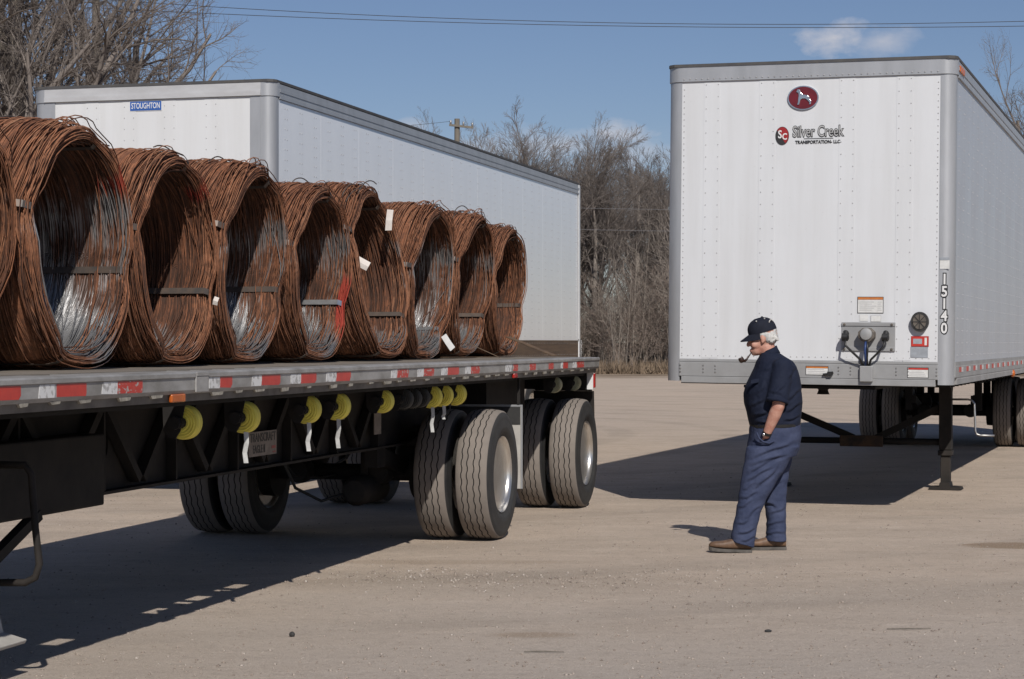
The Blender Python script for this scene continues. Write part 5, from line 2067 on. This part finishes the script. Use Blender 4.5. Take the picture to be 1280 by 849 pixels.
# ---- cap
mb = MB()
capr = Matrix.Rotation(R(-16), 3, 'Y')
rings = []
cc = q(954.0, 416.5)
for k in range(9):
    f = k / 8
    zz = 0.110 * f - 0.012
    rr = math.sqrt(max(0.0, 1 - (max(0, f - 0.10) / 0.93) ** 2.4))
    ring = []
    for j in range(28):
        t = 2 * math.pi * j / 28
        p = capr @ Vector((0.108 * rr * math.cos(t) - 0.004 * f, 0.087 * rr * math.sin(t), zz))
        ring.append(tuple(p + cc))
    rings.append(ring)
mb.loft(rings)
cap = mb.build('cap', 'cap_navy', man, smooth=50)
mb = MB()
top, bot = [], []
for j in range(15):
    t = R(180 - 72 + 144 * j / 14)
    inner = Vector((0.104 * math.cos(t), 0.084 * math.sin(t), -0.006))
    reach = 0.075 * math.cos((t - math.pi) * 1.15)
    outer = Vector((0.104 * math.cos(t) - max(0.0, reach), 0.086 * math.sin(t), -0.034 - 0.022 * abs(math.sin(t)) ** 2))
    top.append((inner, outer))
vs, fs = [], []
for a_, b_ in top:
    for p in (a_, b_):
        for dz_ in (0.004, -0.004):
            vs.append(tuple(capr @ (p + Vector((0, 0, dz_))) + cc))
for j in range(14):
    o_ = j * 4
    fs += [(o_, o_ + 2, o_ + 6, o_ + 4), (o_ + 1, o_ + 5, o_ + 7, o_ + 3), (o_ + 2, o_ + 3, o_ + 7, o_ + 6)]
mb.add(vs, fs)
mb.build('cap_brim', 'cap_navy', cap, smooth=50)
mb = MB()
mb.ellipsoid(q(953.5, 399.3), (0.008, 0.008, 0.005), 8, 6)
mb.build('cap_button', 'cap_navy', cap)
# pale stitched eyelets and badge on the cap side
for (a_, b_) in ((945, 405.0), (955.5, 401.6)):
    mb = MB()
    mb.ellipsoid(q(a_, b_, -0.062 if a_ < 950 else -0.052), (0.006, 0.008, 0.006), 8, 6)
    mb.build('eyelet', 'hair_white', cap)
mb = MB()
mb.tube([q(961.0, 406.6, -0.066), q(962.0, 403.8, -0.060), q(964.6, 402.4, -0.052), q(965.6, 404.6, -0.056)], 0.0045, 6)
mb.build('cap_mark', 'hair_white', cap, smooth=True)

def ridge(v, sharp):
    return np.exp(-(v / sharp) ** 2)


def fold(x, z, x0, z0, x1, z1, depth, wid):
    """a drag fold along the line (x0,z0)-(x1,z1): a groove with a raised lip beneath it"""
    dx_, dz_ = x1 - x0, z1 - z0
    L_ = math.hypot(dx_, dz_)
    u = ((x - x0) * dx_ + (z - z0) * dz_) / L_ / L_
    v = ((x - x0) * dz_ - (z - z0) * dx_) / L_
    if dx_ < 0:
        v = -v
    fade = np.clip(u / 0.25, 0, 1) * np.clip((1 - u) / 0.35, 0, 1)
    v = v + 0.006 * np.sin(u * 7 + x0 * 40)
    return depth * fade * (-ridge(v, wid) + 0.9 * ridge(v + 1.9 * wid, 1.2 * wid))


def gx(px):
    return (px - 940) * U


def gz(py):
    return (693 - py) * U


# ---- shirt
mb = MB()
rings = []
for (xf_, xb_, py, hw) in ((952.0, 974.0, 443.5, 0.070), (950.0, 982, 449, 0.115), (946.5, 992, 455, 0.185), (944, 997, 463, 0.215), (938, 1000.5, 475, 0.225), (932.5, 1002.5, 486, 0.228),
                           (930.5, 1003, 495, 0.228), (931.5, 1003.5, 507, 0.225), (934.5, 1003, 521, 0.216), (937.5, 1001.5, 534, 0.206), (940, 1000, 541, 0.19)):
    rings.append(ering(q((xf_ + xb_) / 2, py), (xb_ - xf_) / 2 * U, hw, 24, 0, 2.35))
mb.loft(rings)
for s in (-1, 1):
    sh, el_ = q(975, 463, s * 0.200), q(966.5, 506, s * 0.257)
    limb(mb, [(sh, 0.080), (sh.lerp(el_, 0.45), 0.077)])
    d = (el_ - sh)
    mb.tube([sh, sh.lerp(el_, 0.5), sh.lerp(el_, 0.98)], [0.080, 0.078, 0.078], 18)


def shirt_folds(co):
    x, y, z = co[:, 0], co[:, 1], co[:, 2]
    f = np.zeros(len(x))
    side = np.clip(0.5 - y / 0.1, 0, 1)
    for (a, b, c, d, dep, w_) in ((978, 520, 1003, 508, 0.010, 0.012), (975, 530, 1002, 524, 0.010, 0.010), (980, 505, 1003, 490, 0.009, 0.012), (940, 527, 960, 517, 0.010, 0.011), (938, 515, 956, 500, 0.009, 0.011),
                                  (946, 498, 958, 478, 0.008, 0.012), (942, 534, 966, 530, 0.010, 0.009), (962, 500, 978, 482, 0.007, 0.010), (980, 478, 998, 462, 0.007, 0.013), (952, 470, 972, 456, 0.007, 0.012), (956, 492, 976, 500, 0.006, 0.009)):
        f += side * fold(x, z, gx(a), gz(b), gx(c), gz(d), dep, w_)
    f += 0.0028 * np.sin(34 * z + 9 * x + 3 * np.sin(11 * y)) * np.clip((1.28 - z) / 0.2, 0, 1)
    f += 0.004 * np.sin(48 * x + 6 * z) * np.clip((1.03 - z) / 0.09, 0, 1)
    return f


shirt = link('shirt', remesh(mb, 'shirt', 0.0085, 4, shirt_folds), 'shirt_navy', man, smooth=True)
# sleeve hems, collar, pocket flap
for sg in (-1, 1):
    sh, el_ = q(975, 463, sg * 0.200), q(966.5, 506, sg * 0.257)
    mb = MB()
    mb.tube([sh.lerp(el_, 0.90), sh.lerp(el_, 1.0)], [0.0815, 0.0825], 24, caps=False)
    hm = mb.build('sleeve_hem', 'shirt_navy', shirt, smooth=True)
    sd = hm.modifiers.new('t', 'SOLIDIFY')
    sd.thickness = 0.006
mb = MB()
rings = []
for (xf_, xb_, py, hw, tl) in ((949.5, 977, 447.5, 0.088, 0.25), (950.5, 974.5, 443.5, 0.076, 0.36), (951.5, 973.0, 439.5, 0.070, 0.42)):
    rings.append(ering(q((xf_ + xb_) / 2, py), (xb_ - xf_) / 2 * U, hw, 24, tl))
rings2 = [[tuple(Vector(p) * 1.0) for p in r_] for r_ in rings]
mb.loft(rings2, caps=False)
col_ = mb.build('collar', 'shirt_navy', shirt, smooth=True)
sd = col_.modifiers.new('t', 'SOLIDIFY')
sd.thickness = 0.006
mb = MB()
mb.prism([(q(936, 478).x, q(936, 478).z), (q(946, 476).x, q(946, 476).z), (q(945.5, 481).x, q(945, 481).z), (q(935, 483).x, q(935, 483).z)], 'y', -0.195, -0.178)
mb.build('pocket_flap', 'shirt_navy', shirt, bevel=0.003)

# ---- trousers
mb = MB()
rings = []
for (xf_, xb_, py, hw) in ((938.5, 1001.5, 533, 0.205), (937.5, 1002, 541, 0.207), (937, 1002, 552, 0.205), (934.5, 1000, 564, 0.20), (935, 997, 574, 0.19)):
    rings.append(ering(q((xf_ + xb_) / 2, py), (xb_ - xf_) / 2 * U, hw, 24, 0, 2.3))
mb.loft(rings)
near = [(965, 561, 33, 0.102), (958.5, 576, 29, 0.100), (951.5, 594, 25.5, 0.094), (945.5, 610, 21.5, 0.088), (939.3, 627, 17.2, 0.083), (934.6, 643, 15.9, 0.080), (930.8, 658, 15.6, 0.080), (928.2, 670, 15.2, 0.082), (927.2, 683, 14.6, 0.084)]
far = [(975, 561, 24, 0.100), (975.5, 576, 19.5, 0.096), (972.5, 594, 17.5, 0.090), (970.5, 610, 16.8, 0.086), (971.4, 628, 15.0, 0.082), (973.0, 642, 13.3, 0.080), (973.8, 656, 12.5, 0.080), (973.4, 669, 12.7, 0.081), (972.4, 682, 13.6, 0.083)]
for pts, yc in ((near, -0.098), (far, 0.098)):
    mb.loft([ering(q(a_, b_, yc), h_ * U, w_, 22, 0.0 if i < len(pts) - 1 else (-0.28 if yc < 0 else 0.0), 2.2) for i, (a_, b_, h_, w_) in enumerate(pts)])


FOLDS_NEAR = [(934, 578, 992, 556, 0.011, 0.012), (932, 586, 985, 570, 0.010, 0.011), (930, 597, 978, 571, 0.013, 0.013), (934, 562, 968, 556, 0.008, 0.010),
              (929, 606, 966, 586, 0.010, 0.011), (940, 617, 974, 585, 0.011, 0.013), (926, 617, 944, 606, 0.009, 0.010), (924, 628, 948, 618, 0.011, 0.011),
              (922, 640, 940, 627, 0.010, 0.010), (930, 652, 950, 634, 0.009, 0.011), (919, 660, 938, 652, 0.008, 0.010), (918, 672, 944, 664, 0.010, 0.010), (922, 680, 944, 674, 0.008, 0.009)]
FOLDS_FAR = [(962, 602, 986, 580, 0.011, 0.012), (958, 618, 982, 605, 0.010, 0.011), (956, 632, 974, 642, 0.012, 0.011), (964, 650, 985, 640, 0.009, 0.010), (960, 664, 984, 656, 0.009, 0.010), (958, 674, 985, 671, 0.010, 0.009),
             (975, 566, 1000, 545, 0.010, 0.012)]


def trouser_folds(co):
    x, y, z = co[:, 0], co[:, 1], co[:, 2]
    f = np.zeros(len(x))
    wn_ = np.clip(0.5 - y / 0.06, 0, 1)
    for (a, b, c, d, dep, w_) in FOLDS_NEAR:
        f += wn_ * fold(x, z, gx(a), gz(b), gx(c), gz(d), dep, w_)
    for (a, b, c, d, dep, w_) in FOLDS_FAR:
        f += (1 - wn_) * fold(x, z, gx(a), gz(b), gx(c), gz(d), dep, w_)
    f += 0.0022 * np.sin(30 * x + 11 * z) + 0.0015 * np.sin(70 * z - 40 * x + 8 * y)
    return f


link('trousers', remesh(mb, 'trousers', 0.0085, 3, trouser_folds), 'trouser_blue', man, smooth=True)
mb = MB()
mb.loft([ering(q(970, 537.0), 31.6 * U, 0.208, 28, 0.03, 2.3), ering(q(970, 533.2), 32.0 * U, 0.212, 28, 0.03, 2.3)])
mb.build('belt', 'belt_black', man, smooth=40)
# pocket edge round the wrist
mb = MB()
mb.tube([q(943, 543, -0.188), q(946, 550, -0.200), q(951, 554.5, -0.206), q(958, 556, -0.209), q(964, 553, -0.208)], 0.007, 6)
mb.build('pocket_edge', 'trouser_blue', man, smooth=True)
# wrist watch
w0, w1 = q(956.0, 542.0, -0.2090), q(955.0, 545.0, -0.2005)
mb = MB()
mb.tube([w0, w1], [0.036, 0.0355], 18)
wa = mb.build('wrist_watch', 'belt_black', man, smooth=40)
mb = MB()
mb.ellipsoid(q(951.2, 545.2, -0.222), (0.013, 0.010, 0.014), 10, 8)
mb.build('watch_case', 'chrome', wa, smooth=True)

# ---- shoes
def shoe(name, heel, toe, y, sole_h, yaw=0.0, lift=0.0):
    """profile stations from heel to toe"""
    L_ = (heel - toe) * U
    mb = MB()
    st = [(0.00, 0.032, 0.080, 0.024), (0.06, 0.039, 0.112, 0.022), (0.22, 0.043, 0.122, 0.022), (0.38, 0.045, 0.110, 0.022), (0.52, 0.049, 0.092, 0.022), (0.68, 0.054, 0.079, 0.022), (0.84, 0.052, 0.073, 0.023), (0.95, 0.040, 0.062, 0.026), (1.0, 0.022, 0.046, 0.029)]
    rings = []
    for f, hw, h, z0 in st:
        ring = []
        for k in range(18):
            t = 2 * math.pi * k / 18
            c_, s_ = math.cos(t), math.sin(t)
            zz = (z0 + h) / 2 + (h - z0) / 2 * math.copysign(abs(s_) ** 0.8, s_)
            ring.append((heel * U - 940 * U - f * L_, y + hw * math.copysign(abs(c_) ** 0.75, c_), zz + lift * f ** 2))
        rings.append(ring)
    mb.loft(rings)
    o = mb.build(name, 'shoe_brown', man, smooth=60)
    mb = MB()
    rings = []
    for f, hw, h, z0 in st:
        g = 0.005
        zb = 0.0 if (f < 0.32 or f > 0.42) else 0.004
        zt = z0 + 0.001
        ring = [(heel * U - 940 * U - f * L_ * 1.012 + 0.003, y - hw - g, zb + lift * f ** 2), (heel * U - 940 * U - f * L_ * 1.012 + 0.003, y + hw + g, zb + lift * f ** 2),
                (heel * U - 940 * U - f * L_ * 1.012 + 0.003, y + hw + g, zt + lift * f ** 2), (heel * U - 940 * U - f * L_ * 1.012 + 0.003, y - hw - g, zt + lift * f ** 2)]
        rings.append(ring)
    mb.loft(rings)
    mb.build('sole', 'shoe_sole', o, bevel=0.002)
    for k in range(4):
        mb = MB()
        f = 0.44 + 0.055 * k
        xx = heel * U - 940 * U - f * L_
        zz = 0.088 - 0.011 * k + lift * f ** 2
        mb.tube([(xx, y - 0.030, zz - 0.012), (xx, y, zz), (xx, y + 0.030, zz - 0.012)], 0.003, 5)
        mb.build('lace', 'belt_black', o)


shoe('shoe', 938, 885.5, -0.098, 0.02, lift=0.016)
shoe('shoe', 985.5, 935, 0.098, 0.02, lift=0.0)

# ---- pipe held in the mouth
pp = thing('smoking_pipe', 'dark wooden smoking pipe held in the mouth of the man', 'pipe', (MX, MY, 0.0))
mb = MB()
mb.tube([q(941.3, 442.5, -0.012), q(937.5, 447.5, -0.018), q(934, 452.5, -0.02), q(930.5, 455.2, -0.02)], [0.004, 0.005, 0.0075, 0.012], 10)
mb.build('stem', 'pipe_wood', pp, smooth=True)
mb = MB()
ax_ = (q(925.6, 450.2, -0.02) - q(928.6, 456.4, -0.02))
b0 = q(929.0, 456.6, -0.02)
mb.tube([b0, b0 + ax_ * 0.2, b0 + ax_ * 0.6, b0 + ax_ * 1.0], [0.010, 0.019, 0.021, 0.018], 14)
mb.build('bowl', 'pipe_wood', pp, smooth=50)
